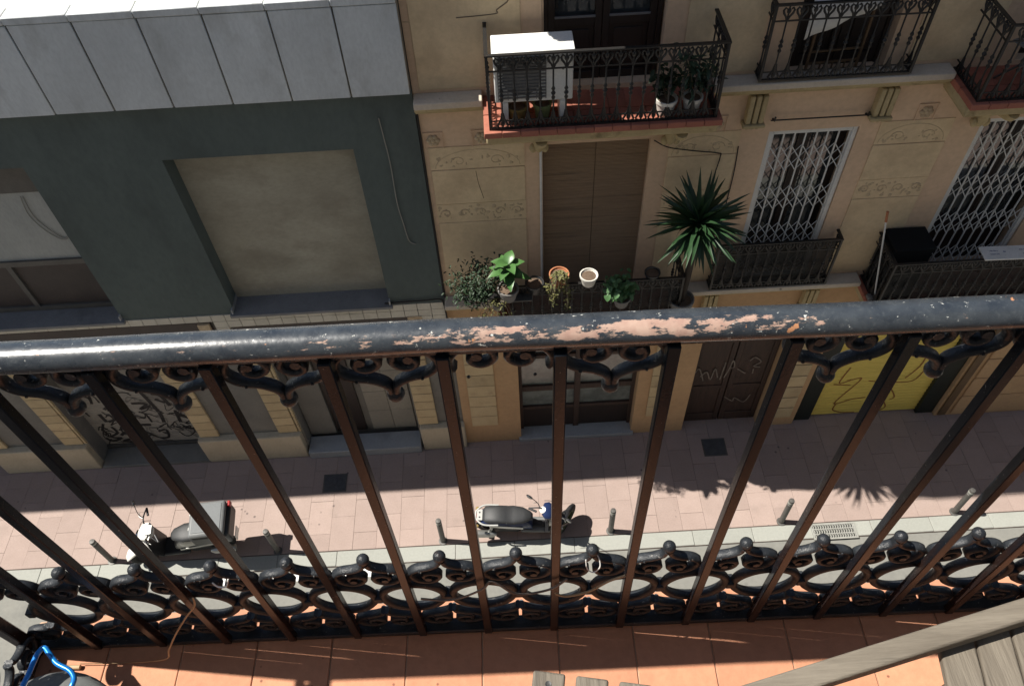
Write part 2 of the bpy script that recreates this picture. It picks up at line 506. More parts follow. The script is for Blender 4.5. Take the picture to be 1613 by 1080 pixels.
def m_handrail():
    mt, nt, bs = newmat('iron_handrail')
    g = nt.nodes.new('ShaderNodeNewGeometry')
    sep = nt.nodes.new('ShaderNodeSeparateXYZ')
    nt.links.new(g.outputs['Position'], sep.inputs[0])
    # where the paint has worn through: hands lean on the middle of the rail
    mr = nd(nt, 'ShaderNodeMapRange'); mr.inputs[1].default_value = -1.0; mr.inputs[2].default_value = 1.0
    nt.links.new(sep.outputs[0], mr.inputs[0])
    cr = nt.nodes.new('ShaderNodeValToRGB')
    e = cr.color_ramp.elements
    e[0].position = 0.0; e[0].color = (0.0, 0, 0, 1)
    e[1].position = 1.0; e[1].color = (0.0, 0, 0, 1)
    for p, v in ((0.1, 0.02), (0.30, 0.075), (0.40, 0.12), (0.47, 0.165), (0.52, 0.185), (0.61, 0.18), (0.67, 0.13), (0.72, 0.04), (0.85, 0.03)):
        x = e.new(p); x.color = (v, v, v, 1)
    nt.links.new(mr.outputs[0], cr.inputs[0])
    # only along the crown of the rail, towards the street side of the middle
    def lin(cs):
        vm = nt.nodes.new('ShaderNodeVectorMath'); vm.operation = 'DOT_PRODUCT'
        nt.links.new(g.outputs['Position'], vm.inputs[0]); vm.inputs[1].default_value = cs
        return vm.outputs['Value']
    dp = lin((-0.57 * 0.016, -0.57, 0.82))
    off = -0.57 * 0.70 + 0.82 * 11.64
    my = nd(nt, 'ShaderNodeMapRange'); my.inputs[1].default_value = off + 0.0165; my.inputs[2].default_value = off + 0.0222
    my.inputs[3].default_value = -0.3; my.inputs[4].default_value = 0.0
    nt.links.new(dp, my.inputs[0])
    n1 = noise(nt, 46, 10, (0.45, 1.3, 1.3), 0.72)
    a = nd(nt, 'ShaderNodeMath', operation='ADD'); nt.links.new(n1, a.inputs[0]); nt.links.new(cr.outputs[0], a.inputs[1])
    a2 = nd(nt, 'ShaderNodeMath', operation='ADD'); nt.links.new(a.outputs[0], a2.inputs[0]); nt.links.new(my.outputs[0], a2.inputs[1])
    chip = ramp(nt, a2.outputs[0], 0.668, 0.676)
    # flaked lower edge
    ml = nd(nt, 'ShaderNodeMapRange'); ml.inputs[1].default_value = 11.627; ml.inputs[2].default_value = 11.621
    ml.inputs[3].default_value = 0.0; ml.inputs[4].default_value = 0.17
    nt.links.new(sep.outputs[2], ml.inputs[0])
    a3 = nd(nt, 'ShaderNodeMath', operation='ADD'); nt.links.new(noise(nt, 34, 5, (0.8, 1, 1), 0.6), a3.inputs[0]); nt.links.new(ml.outputs[0], a3.inputs[1])
    chip2 = ramp(nt, a3.outputs[0], 0.685, 0.70)
    speck = ramp(nt, noise(nt, 95, 5, (0.7, 1, 1), 0.7), 0.645, 0.67)
    paint = mixc(nt, ramp(nt, noise(nt, 30, 6), 0.35, 0.7), (0.021, 0.026, 0.033), (0.043, 0.05, 0.057))
    paint = mixc(nt, ramp(nt, noise(nt, 160, 6), 0.55, 0.9), paint, (0.075, 0.083, 0.088))
    c = mixc(nt, speck, paint, (0.6, 0.6, 0.55))
    prim = mixc(nt, ramp(nt, noise(nt, 60, 4), 0.35, 0.65), (0.3, 0.185, 0.145), (0.37, 0.255, 0.2))
    rim = ramp(nt, a2.outputs[0], 0.645, 0.665)
    c = mixc(nt, rim, c, (0.2, 0.15, 0.12))
    c = mixc(nt, chip, c, prim)
    c = mixc(nt, chip2, c, (0.42, 0.2, 0.1))
    nt.links.new(c, bs.inputs['Base Color'])
    rr = ramp(nt, noise(nt, 70, 5), 0.3, 0.7, (0.23, 0.23, 0.23, 1), (0.34, 0.34, 0.34, 1))
    rr = mixc(nt, chip, rr, (0.85, 0.85, 0.85))
    nt.links.new(rr, bs.inputs['Roughness'])
    bs.inputs['Specular IOR Level'].default_value = 0.6
    ad = nd(nt, 'ShaderNodeMath', operation='MULTIPLY_ADD')
    nt.links.new(chip, ad.inputs[0]); ad.inputs[1].default_value = -0.7
    nt.links.new(noise(nt, 120, 5), ad.inputs[2])
    bump(nt, bs, ad.outputs[0], 0.25, 0.0012)
    return mt


def m_iron():
    mt, nt, bs = newmat('iron_black')
    p = mixc(nt, ramp(nt, noise(nt, 25, 6), 0.35, 0.7), (0.013, 0.015, 0.018), (0.026, 0.029, 0.033))
    p = mixc(nt, ramp(nt, noise(nt, 12, 6), 0.68, 0.82), p, (0.04, 0.02, 0.014))
    p = mixc(nt, ramp(nt, noise(nt, 130, 4), 0.66, 0.72), p, (0.2, 0.19, 0.17))
    nt.links.new(p, bs.inputs['Base Color'])
    nt.links.new(ramp(nt, noise(nt, 50, 4), 0.3, 0.7, (0.3, 0.3, 0.3, 1), (0.5, 0.5, 0.5, 1)), bs.inputs['Roughness'])
    bs.inputs['Specular IOR Level'].default_value = 0.3
    hm = nd(nt, 'ShaderNodeMath', operation='MULTIPLY_ADD')
    nt.links.new(noise(nt, 60, 5), hm.inputs[0]); hm.inputs[1].default_value = 1.6
    nt.links.new(noise(nt, 240, 5), hm.inputs[2])
    bump(nt, bs, hm.outputs[0], 0.5, 0.0022)
    return mt


def m_bar():
    mt, nt, bs = newmat('iron_bar')
    g = nt.nodes.new('ShaderNodeNewGeometry')
    sep = nt.nodes.new('ShaderNodeSeparateXYZ')
    nt.links.new(g.outputs['Position'], sep.inputs[0])
    mr = nd(nt, 'ShaderNodeMapRange'); mr.inputs[1].default_value = 11.35; mr.inputs[2].default_value = 10.6
    mr.inputs[3].default_value = -0.25; mr.inputs[4].default_value = 0.1
    nt.links.new(sep.outputs[2], mr.inputs[0])
    a = nd(nt, 'ShaderNodeMath', operation='ADD'); nt.links.new(noise(nt, 14, 6, (1, 1, 0.5)), a.inputs[0]); nt.links.new(mr.outputs[0], a.inputs[1])
    c = mixc(nt, ramp(nt, a.outputs[0], 0.4, 0.66), (0.008, 0.0105, 0.0145), (0.02, 0.0115, 0.0095))
    c = mixc(nt, ramp(nt, noise(nt, 200, 3), 0.69, 0.76), c, (0.22, 0.2, 0.18))
    nt.links.new(c, bs.inputs['Base Color'])
    bs.inputs['Roughness'].default_value = 0.27
    bs.inputs['Specular IOR Level'].default_value = 0.14
    bump(nt, bs, noise(nt, 140, 4, (1, 1, 0.5)), 0.25, 0.0012)
    return mt


M['rail'] = m_handrail()
M['iron'] = m_iron()
M['bar'] = m_bar()


def m_anod():
    mt, nt, bs = newmat('blue_metal')
    bs.inputs['Base Color'].default_value = (0.01, 0.19, 0.62, 1)
    nt.links.new(mixc(nt, noise(nt, 20, 3), (0.01, 0.14, 0.5), (0.015, 0.25, 0.72)), bs.inputs['Base Color'])
    bs.inputs['Metallic'].default_value = 0.35
    bs.inputs['Roughness'].default_value = 0.22
    return mt


M['blue'] = m_anod()


def m_net():
    mt = M['net']
    nt = mt.node_tree
    bs = nt.nodes['Principled BSDF']
    out = nt.nodes['Material Output']
    tr = nt.nodes.new('ShaderNodeBsdfTransparent')
    mx = nt.nodes.new('ShaderNodeMixShader')
    nt.links.new(ramp(nt, noise(nt, 7, 4), 0.3, 0.75, (0.72, 0.72, 0.72, 1), (0.95, 0.95, 0.95, 1)), mx.inputs[0])
    nt.links.new(tr.outputs[0], mx.inputs[1]); nt.links.new(bs.outputs[0], mx.inputs[2])
    nt.links.new(mx.outputs[0], out.inputs['Surface'])


m_net()

# ================================================================== GROUND
tag(MB().box(-250, 250, -250, 250, -0.6, -0.16).build('ground', M['earth']), kind='structure')
tag(MB().box(-30, 30, 1.55, 5.40, -0.16, -0.03).build('road', M['asphalt']), kind='structure')
pav = tag(MB().box(-30, 30, 5.68, 8.6, -0.16, -0.012).build('pavement', M['joint']), kind='structure')
tag(MB().box(-30, 30, -0.3, 1.25, -0.16, 0.0).build('near_pavement', M['slab']), kind='structure')
kerb = tag(MB().box(-30, 30, 5.405, 5.675, -0.16, -0.012).build('kerb', M['joint']), kind='structure')
tag(MB().box(-30, 30, 1.255, 1.545, -0.16, 0.004).build('near_kerb', M['granite']), kind='structure')
# paving slabs, staggered: 0.40 along the street, 0.62 deep
sl = MB().box(-0.198, 0.198, -0.308, 0.308, -0.03, 0.0).mesh('paving_slab', M['slab'])
slh = MB().box(-0.198, 0.198, -0.153, 0.153, -0.03, 0.0).mesh('paving_slab', M['slab'])
i = 0
x = -10.3
while x < 10.8:
    offs = -0.31 if i % 2 else 0.0
    y = 5.685 + offs
    while y < 7.95:
        y0, y1 = max(y, 5.685), min(y + 0.62, 8.0)
        if y1 - y0 > 0.6:
            put('paving_slab', sl, pav, (x, (y0 + y1) / 2, rnd.uniform(-0.004, 0.002)), (rnd.uniform(-.004, .004), rnd.uniform(-.004, .004), 0))
        elif abs(y1 - y0 - 0.31) < 0.003:
            put('paving_slab', slh, pav, (x, (y0 + y1) / 2, rnd.uniform(-0.004, 0.002)))
        elif y1 - y0 > 0.04:
            hw = (y1 - y0) / 2 - 0.002
            MB().box(-0.198, 0.198, -hw, hw, -0.03, 0.0).build('paving_slab', M['slab'], pav, (x, (y0 + y1) / 2, 0))
        y += 0.62
    x += 0.4
    i += 1
ks = MB().box(-0.498, 0.498, 5.41, 5.672, -0.05, 0.0).mesh('kerb_stone', M['granite'])
for k in range(-11, 12):
    put('kerb_stone', ks, kerb, (k * 1.0 + 0.35, 0, rnd.uniform(-0.003, 0.002)), bev=0.008)
mk = MB().box(-5.3, -2.3, 5.20, 5.335, -0.028, -0.024)
tag(mk.build('road_marking', M['paint_white']), kind='structure')

# drain grate in the kerb strip
dg = thing('drain_grate', 'pale rectangular drain grate with curved slots beside the kerb', 'drain grate', (5.2, 5.51, 0.002))
MB().box(-0.37, 0.37, -0.145, 0.145, 0.001, 0.003).build('shade_plate', M['hole_shade'], dg)  # thin black plate painted as the shade below the slots
b = MB()
for (x0, x1, y0, y1) in ((-0.37, 0.37, -0.145, -0.115), (-0.37, 0.37, 0.115, 0.145), (-0.37, -0.345, -0.115, 0.115), (0.345, 0.37, -0.115, 0.115), (-0.345, 0.345, -0.052, -0.036), (-0.345, 0.345, 0.036, 0.052)):
    b.box(x0, x1, y0, y1, 0.003, 0.022)
b.build('frame', M['grate'], dg)
gb = MB()
for row in ((-0.115, -0.052), (-0.036, 0.036), (0.052, 0.115)):
    pts = [(0.008 * math.sin(math.pi * t / 6) * 2 - 0.008, row[0] + (row[1] - row[0]) * t / 6, 0.015) for t in range(7)]
    for i in range(6):
        (xa, ya, _), (xb, yb, _) = pts[i], pts[i + 1]
        gb.add([(xa - .009, ya, .004), (xa + .009, ya, .004), (xb + .009, yb, .004), (xb - .009, yb, .004),
                (xa - .009, ya, .019), (xa + .009, ya, .019), (xb + .009, yb, .019), (xb - .009, yb, .019)],
               [(4, 5, 6, 7), (0, 3, 2, 1), (0, 4, 7, 3), (1, 2, 6, 5), (0, 1, 5, 4), (3, 7, 6, 2)])
gm = gb.mesh('grate_bar', M['grate'])
for k in range(17):
    put('grate_bar', gm, dg, (-0.33 + k * 0.0412, 0, 0))

def cover(x, y, lab):
    t = thing('access_cover', lab, 'access cover', (x, y, 0.003))
    MB().box(-0.21, 0.21, -0.18, 0.18, 0.0, 0.006).build('frame', M['steel_dull'], t)
    b = MB().box(-0.185, 0.185, -0.155, 0.155, 0.006, 0.011)
    for k in range(8):
        b.box(-0.17 + k * 0.045, -0.155 + k * 0.045, -0.14, 0.14, 0.011, 0.015)
    b.build('lid', M['cover'], t)
cover(-3.31, 6.97, 'dark square access cover in the shaded pavement before the grey doorstep')
cover(3.55, 7.25, 'dark square access cover in the shaded pavement before the brown graffitied door')

# bollards
bo = thing('bollard', 'x', 'bollard', (0, 0, 0), group='grey steel bollards along the kerb')
MB().lathe([(0.046, 0.0), (0.046, 0.66), (0.039, 0.665), (0.039, 0.685), (0.046, 0.69), (0.046, 0.765), (0.041, 0.78), (0.001, 0.785)], 18).build('post', M['steel_dull'], bo)
MB().lathe([(0.075, 0.001), (0.075, 0.012), (0.053, 0.016)], 18).build('base_collar', M['steel_dull'], bo)
MB().lathe([(0.0475, 0.70), (0.0475, 0.74)], 18).build('band', M['granite'], bo)
blab = ['grey bollard just left of the white-fronted scooter', 'grey bollard standing in the shadow of the scooter box', 'grey bollard beside the rear wheel of the blue scooter',
        'grey bollard to the right of the blue scooter', 'grey bollard beside the drain grate', 'rightmost grey bollard beyond the drain grate']
for i, (bx, by) in enumerate(((-6.97, 5.735), (-4.16, 5.735), (-1.36, 5.745), (1.48, 5.745), (4.37, 5.735), (7.3, 5.73))):
    o = bo if i == 0 else copy_tree(bo)
    o.location = (bx, by, 0.0)
    o['label'] = blab[i]

# ================================================================== wall helper
def wall_faces(b, x0, x1, z0, z1, yf, yb, holes):
    xs = sorted(set([x0, x1] + [h[0] for h in holes] + [h[1] for h in holes]))
    zs = sorted(set([z0, z1] + [h[2] for h in holes] + [h[3] for h in holes]))
    xs = [v for v in xs if x0 <= v <= x1]; zs = [v for v in zs if z0 <= v <= z1]
    def hole(cx, cz):
        return any(h[0] < cx < h[1] and h[2] < cz < h[3] for h in holes)
    for i in range(len(xs) - 1):
        for j in range(len(zs) - 1):
            if not hole((xs[i] + xs[i + 1]) / 2, (zs[j] + zs[j + 1]) / 2):
                b.add([(xs[i], yf, zs[j]), (xs[i + 1], yf, zs[j]), (xs[i + 1], yf, zs[j + 1]), (xs[i], yf, zs[j + 1])], [(0, 1, 2, 3)])
    for h in holes:
        a, c, d, e = h
        b.add([(a, yf, d), (a, yb, d), (a, yb, e), (a, yf, e)], [(0, 1, 2, 3)])
        b.add([(c, yf, d), (c, yf, e), (c, yb, e), (c, yb, d)], [(0, 1, 2, 3)])
        b.add([(a, yf, e), (a, yb, e), (c, yb, e), (c, yf, e)], [(0, 1, 2, 3)])
        if d > z0 + 1e-6:
            b.add([(a, yf, d), (c, yf, d), (c, yb, d), (a, yb, d)], [(0, 1, 2, 3)])
    # sides, top and back so that it is a solid block for light
    b.add([(x0, yf, z0), (x0, yf, z1), (x0, 13.0, z1), (x0, 13.0, z0)], [(0, 1, 2, 3)])
    b.add([(x1, yf, z0), (x1, 13.0, z0), (x1, 13.0, z1), (x1, yf, z1)], [(0, 1, 2, 3)])
    b.add([(x0, yf, z1), (x1, yf, z1), (x1, 13.0, z1), (x0, 13.0, z1)], [(0, 1, 2, 3)])
    b.add([(x0, 13.0, z0), (x0, 13.0, z1), (x1, 13.0, z1), (x1, 13.0, z0)], [(0, 1, 2, 3)])
    return b

# ================================================================== LEFT BUILDING (dark render, concrete parapet)
LB = thing('shop_building', 'dark grey rendered building with concrete parapet panels and graffitied shutter', 'building', (0, 0, 0))
YL = 7.62
b = MB()
rec = (-3.98, -1.73, 4.0, 6.73)
win = (-8.6, -5.61, 4.0, 6.74)
rec2 = (-13.0, -10.2, 4.0, 6.73)
wall_faces(b, -16.0, -0.945, 3.965, 7.5, YL, 7.92, [(rec[0], rec[1], 3.965, rec[3]), (win[0], win[1], 3.965, win[3]), (rec2[0], rec2[1], 3.965, rec2[3])])
b.build('wall', M['dark_render'], LB)
for h in (rec, rec2):
    MB().box(h[0] + 0.001, h[1] - 0.001, 7.885, 7.915, 4.02, h[3] + 0.05).build('blank_panel', M['blank_render'], LB)
for h in (rec, win, rec2):
    s = MB().extrude_x([(7.555, 3.93), (7.555, 3.985), (7.90, 4.035), (7.90, 3.93)], h[0] - 0.06, h[1] + 0.04)
    so_ = s.build('window_sill', M['sill'], LB, bev=0.006)
    for xe in (h[0] - 0.015, h[1] + 0.0):
        MB().box(xe, xe + 0.018, 7.56, 7.895, 4.02, 4.10).build('end_cap', M['step_grey'], so_)
# left window: pale upper pane, brown lower panels
wf = MB()
for (x0, x1, z0, z1) in ((win[0], win[1], 6.2, 6.74), (win[0], win[1], 4.93, 5.02), (win[0], win[1], 4.04, 4.12), (-6.87, -6.8, 4.12, 4.93), (-5.68, -5.61, 5.02, 6.2), (-7.95, -7.88, 4.12, 6.2)):
    wf.box(x0, x1, 7.84, 7.90, z0, z1)
wfo = wf.build('window', M['window_frame'], LB)
MB().box(win[0], -5.67, 7.875, 7.885, 5.0, 6.22).build('pane', M['curtain'], wfo)
MB().box(-6.81, -5.61, 7.875, 7.886, 4.1, 4.95).build('panel', M['brown_panel'], wfo)
MB().box(-7.9, -6.86, 7.875, 7.886, 4.1, 4.95).build('panel', M['brown_panel'], wfo)
MB().box(win[0], -7.94, 7.875, 7.886, 4.1, 4.95).build('panel', M['brown_panel'], wfo)
wc = MB()
for k in range(2):
    wc.tube(smooth_path([(-6.05 + 0.03 * k, 7.865, 6.12), (-6.1 + 0.05 * k, 7.866, 5.8), (-6.0 + 0.04 * k, 7.862, 5.5 + 0.05 * k), (-5.85, 7.866, 5.36 + 0.03 * k), (-5.72, 7.867, 5.5)], 5), 0.005, 5)
wc.build('cord', M['cable_pale'], wfo)
# parapet panels
bt = MB().box(-16.0, -0.95, 7.53, 13.0, 7.5, 8.52)
bt.build('parapet_core', M['grout'], LB)
pm = MB().box(-0.3135, 0.3135, 7.50, 7.528, 7.50, 8.53).mesh('parapet_panel', M['concrete'])
x = -0.955 - 0.31
for k in range(23):
    put('parapet_panel', pm, LB, (x, rnd.uniform(-0.003, 0.003), rnd.uniform(-.004, .004)), bev=0.006)
    x -= 0.645
cp = MB().box(-0.3205, 0.3205, 7.488, 7.70, 8.54, 8.62).mesh('coping_stone', M['concrete'])
x = -0.95 - 0.322
for k in range(23):
    put('coping_stone', cp, LB, (x, 0, 0), bev=0.008)
    x -= 0.645
MB().box(-16, -0.95, 7.702, 10.4, 8.52, 8.60).build('terrace_floor', M['white_terrace'], LB)
MB().box(-16, -0.95, 10.4, 12.9, 8.55, 12.4).build('upper_wall', M['white_terrace'], LB)
# ground floor of the left building
g = MB()
shut = (-7.62, -5.62, 0.0, 2.72)
door = (-3.80, -1.76, 0.0, 2.95)
strip1 = (-9.5, -4.42, 3.5, 3.78)
strip2 = (-4.10, -1.30, 3.42, 3.70)
shut3 = (-11.6, -9.4, 0.0, 2.72)
wall_faces(g, -16, -0.945, 0.0, 3.964, YL + 0.06, 8.02, [shut, door, shut3])
g.build('base_wall', M['slate'], LB)
# cream tile band, each tile 0.2 x 0.14
tm = MB().box(-0.096, 0.096, YL - 0.012, YL + 0.055, -0.066, 0.066).mesh('tile', M['cream_tile'])
for r_ in range(4):
    z = 3.893 - r_ * 0.14
    x = -1.05
    k = 0
    while x > -9.6:
        if not (strip1[0] < x < strip1[1] and strip1[2] - 0.05 < z < strip1[3]) and not (strip2[0] - 0.05 < x < strip2[1] and strip2[2] - 0.05 < z < strip2[3] + 0.03):
            put('tile', tm, LB, (x, 0, z))
        x -= 0.2
MB().box(strip1[0], strip1[1], YL + 0.02, YL + 0.058, strip1[2] - 0.1, strip1[3]).build('fascia', M['brown_panel'], LB)
MB().box(strip2[0], strip2[1], YL + 0.02, YL + 0.058, strip2[2] - 0.1, strip2[3]).build('fascia', M['brown_panel'], LB)
MB().box(-4.60, -4.43, YL - 0.02, YL + 0.03, 3.62, 3.77).build('sign_plate', M['relief'], LB)
MB().box(-1.52, -1.31, YL - 0.02, YL + 0.03, 3.58, 3.69).build('sign_plate', M['relief'], LB)
# plinths
for (x0, x1) in ((-9.35, -7.66), (-5.64, -3.86), (-1.70, -0.95), (-13.4, -11.6)):
    MB().box(x0 - 0.02, x1 + 0.02, YL - 0.07, 8.02, 0.0, 0.70).build('plinth', M['plinth'], LB, bev=0.02, seg=2)
# ochre quoin tiles up the pier edges
qm = MB().box(-0.17, 0.17, YL + 0.015, YL + 0.058, -0.112, 0.112).mesh('quoin_tile', M['ochre_tile'])
qe = MB().box(-0.02, 0.02, YL + 0.0, YL + 0.36, -0.112, 0.112).mesh('quoin_tile', M['ochre_tile'])
for qx in (-9.2, -7.85, -5.44, -4.05, -1.56):
    for k in range(10):
        put('quoin_tile', qm, LB, (qx, 0, 0.83 + k * 0.235), bev=0.006)
for qx in (-7.645, -3.84):
    for k in range(10):
        put('quoin_tile', qe, LB, (qx, 0.02, 0.83 + k * 0.235), bev=0.006)
# rolling shutters with graffiti
def shutter_mesh(x0, x1, z0, z1, y, pitch):
    b = MB()
    z = z0
    prof = []
    while z < z1:
        prof += [(y, z), (y - 0.014, z + pitch * 0.25), (y - 0.014, z + pitch * 0.7), (y, z + pitch * 0.95)]
        z += pitch
    prof += [(y + 0.03, z), (y + 0.03, z0)]
    return b.extrude_x(prof, x0, x1)
so_ = shutter_mesh(shut[0], shut[1], 0.12, 2.75, 8.0, 0.075).build('roller_shutter', M['shutter_grey'], LB)
tag(so_, 'grey corrugated roller shutter with black graffiti tags')
r5 = random.Random(11)
for k in range(46):
    x_, z_ = r5.uniform(-7.5, -5.75), r5.uniform(0.2, 2.0) if k % 3 else r5.uniform(0.2, 0.8)
    st_ = [(x_, z_)]
    for j in range(r5.randint(3, 6)):
        x_ = min(-5.68, max(-7.56, x_ + r5.uniform(-0.16, 0.2))); z_ = min(2.4, max(0.16, z_ + r5.uniform(-0.2, 0.2)))
        st_.append((x_, z_))
    MB().stroke(smooth_path(st_, 4), r5.uniform(0.012, 0.03), 7.9835 - 0.00002 * k).build('graffiti_stroke', M['graffiti_black'] if k % 4 else M['slate'], so_)

for st in [[(-7.44,1.71), (-7.29,1.61), (-7.31,1.45), (-7.24,1.73)], [(-7.33,1.10), (-7.31,0.88)], [(-7.17,1.26), (-6.93,1.41), (-7.11,1.21), (-6.97,1.15)], [(-7.26,0.87), (-7.06,0.94)],
           [(-6.64,1.38), (-6.41,1.35), (-6.56,1.20), (-6.33,1.30)], [(-6.38,1.77), (-6.33,1.43), (-6.29,1.04), (-6.32,0.77)], [(-6.20,1.63), (-6.08,1.57), (-6.03,1.27)], [(-6.20,1.46), (-6.09,1.36)],
           [(-6.00,1.09), (-6.03,0.74)], [(-5.85,1.03), (-5.83,0.67)], [(-6.00,0.96), (-5.86,0.86)], [(-7.29,0.69), (-7.27,0.50), (-7.43,0.38), (-7.30,0.32)],
           [(-7.23,0.42), (-7.03,0.55), (-7.01,0.33), (-7.26,0.22), (-7.13,0.17)], [(-7.54,0.34), (-7.46,0.24), (-7.27,0.32)], [(-6.52,0.47), (-6.38,0.51), (-6.42,0.27), (-6.56,0.24)], [(-6.62,1.12), (-6.54,1.02), (-6.53,0.79)],
           [(-7.1,0.75), (-6.6,0.7)], [(-6.9,0.6), (-6.7,0.4), (-6.85,0.3)], [(-6.2,0.6), (-5.95,0.5), (-5.8,0.55)], [(-7.5,0.6), (-7.4,0.8)]]:
    MB().stroke(smooth_path(st, 4), rnd.uniform(0.035, 0.07), 7.983).build('graffiti_stroke', M['graffiti_black'], so_)
MB().box(shut[0], shut[1], 7.95, 8.03, 0.0, 0.12).build('bottom_rail', M['steel_dull'], so_)
shutter_mesh(shut3[0], shut3[1], 0.05, 2.75, 8.0, 0.075).build('roller_shutter', M['shutter_grey'], LB)
MB().box(shut[0], shut[1], 7.55, 7.95, 0.0, 0.06).build('threshold', M['slate'], LB, bev=0.01)
# doorway with grey step
MB().box(door[0] + 0.0, door[1], 7.50, 7.86, 0.0, 0.2).build('doorstep', M['step_grey'], LB, bev=0.012)
MB().box(door[0], door[1], 7.985, 8.03, 0.0, 2.96).build('doorway_back', M['slate'], LB)
MB().box(-3.30, -2.76, 7.94, 7.984, 0.2, 2.4).build('door', M['wood_dark'], LB)
pt = MB().box(-0.197, 0.197, 7.94, 7.984, -0.29, 0.29).mesh('wall_tile', M['panel_tile'])
for k in range(2):
    for j in range(4):
        put('wall_tile', pt, LB, (-2.46 + k * 0.4 + 0.02, 0, 0.5 + j * 0.585), bev=0.004)
MB().box(-3.78, -3.32, 7.90, 7.984, 0.2, 2.9).build('side_panel', M['slate'], LB)
# cable on the dark wall
cb = MB().tube(smooth_path([(-1.36, 7.605, 7.15), (-1.33, 7.605, 6.5), (-1.34, 7.603, 5.9), (-1.31, 7.605, 5.5), (-1.28, 7.606, 5.22), (-1.2, 7.607, 5.15)], 6), 0.007, 6)
cb.build('cable', M['cable_pale'], LB)
cb = MB().tube(smooth_path([(-1.8, 7.60, 4.02), (-1.2, 7.595, 4.04), (-1.0, 7.592, 4.05), (-0.955, 7.59, 3.95), (-0.94, 7.59, 3.6), (-0.945, 7.59, 3.2)], 6), 0.012, 6)
cb.build('cable', M['cable_dark'], LB)

# ================================================================== RIGHT BUILDING (tan stucco with balconies)
RB = thing('apartment_building', 'tan stucco apartment building with iron balconies and pale cornice', 'building', (0, 0, 0))
YR = 7.65
F1, F2, F3, F4 = 4.03, 7.39, 10.75, 14.11
holes = []
for fz in (F1, F2, F3):
    holes += [(0.50, 1.79, fz, fz + 2.58), (3.20, 4.28, fz, fz + 2.58), (5.75, 7.04, fz, fz + 2.58), (8.4, 9.5, fz, fz + 2.58)]
wall_faces(MB(), -0.94, 13.0, 3.85, 16.0, YR, 7.90, holes).build('wall', M['stucco'], RB)
gh = [(0.07, 2.08, 0.0, 3.0), (3.02, 4.40, 0.0, 3.1), (5.06, 7.68, 0.0, 2.75)]
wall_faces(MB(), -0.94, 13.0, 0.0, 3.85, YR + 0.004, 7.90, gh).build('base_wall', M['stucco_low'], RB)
MB().box(-0.94, 13.0, 7.4, 7.66, 15.9, 16.2).build('roof_cornice', M['cornice'], RB)

# cornices under each floor
def cornice(z, x0, x1):
    p = [(YR, z), (7.44, z), (7.44, z - 0.085), (7.47, z - 0.095), (7.475, z - 0.13), (7.54, z - 0.165), (7.54, z - 0.195), (7.575, z - 0.21), (YR, z - 0.22)]
    o = MB().extrude_x(p[:3] + [(YR, z - 0.085)], x0, x1).build('cornice', M['cornice'], RB, bev=0.012, seg=2)
    MB().extrude_x([(YR, z - 0.0855)] + p[3:], x0, x1).build('moulding', M['cornice_low'], o)
    return o
for fz in (F1, F2, F3):
    for (c0, c1) in ((-0.93, -0.172), (2.382, 5.028), (7.602, 13.0)):
        cornice(fz + 0.02, c0, c1)

# stucco panels between the windows (yellower, slightly proud) with relief
def panel(x0, x1, fz):
    zt = fz + 2.29
    MB().box(x0, x1, YR - 0.012, YR, fz + 1.75, zt).build('panel', M['stucco_yellow'], RB, bev=0.004)
    MB().box(x0, x1, YR - 0.012, YR, fz + 0.06, fz + 1.43).build('panel', M['stucco_yellow'], RB, bev=0.004)
    bd = MB().box(x0, x1, YR - 0.007, YR, fz + 1.436, fz + 1.744).build('relief_band', M['stucco_yellow'], RB)
    b = MB()
    w = (x1 - x0)
    rr_ = random.Random(int(x0 * 100) + int(fz * 10))
    n = max(3, int(w / 0.2))
    for k in range(n):
        cx = x0 + (k + 0.5) * w / n
        sgn = 1 if k % 2 else -1
        pts = [(cx + sgn * (0.07 * math.cos(a) * (1 - a / 9)), YR - 0.006, fz + 1.59 + 0.07 * math.sin(a) * (1 - a / 9)) for a in [i * 0.55 for i in range(13)]]
        b.tube(pts, [rr_.uniform(0.006, 0.012) for _ in range(13)], 6)
        for j in range(9):
            b.ball((cx + rr_.uniform(-0.1, 0.1), YR - 0.006, fz + 1.59 + rr_.uniform(-0.12, 0.12)), rr_.uniform(0.012, 0.03), 7, (rr_.uniform(0.5, 1.3), 0.3, rr_.uniform(0.5, 1.3)))
    tag(b.build('relief', M['relief'], bd), kind='stuff')
    # upper tympanum with arc and scroll
    ty = MB().box(x0, x1, YR - 0.008, YR, zt + 0.012, zt + 0.34).build('relief_band', M['stucco_yellow'], RB)
    b = MB()
    cx = (x0 + x1) / 2
    b.tube([(cx + w * 0.45 * math.cos(a), YR - 0.006, zt + 0.03 + 0.26 * math.sin(a)) for a in [i * math.pi / 16 for i in range(17)]], 0.006, 5)
    for sgn in (-1, 1):
        b.tube([(cx + sgn * (w * 0.2 + 0.09 * math.cos(a) * (1 - a / 9)), YR - 0.006, zt + 0.12 + 0.08 * math.sin(a) * (1 - a / 9)) for a in [i * 0.55 for i in range(13)]], 0.007, 5)
        for j in range(10):
            b.ball((cx + sgn * rr_.uniform(0.05, w * 0.42), YR - 0.007, zt + rr_.uniform(0.04, 0.2)), rr_.uniform(0.012, 0.028), 7, (rr_.uniform(0.5, 1.3), 0.3, rr_.uniform(0.5, 1.3)))
    tag(b.build('relief', M['relief'], ty), kind='stuff')
for fz in (F1, F2, F3):
    panel(-0.86, 0.28, fz)
    panel(2.02, 2.86, fz)
    panel(4.52, 5.40, fz)
    panel(7.3, 8.2, fz)
def crack(pts, r=0.004):
    MB().tube(smooth_path([(p[0], YR - 0.0135, p[1]) for p in pts], 4), r, 5).build('crack', M['grime'], RB)
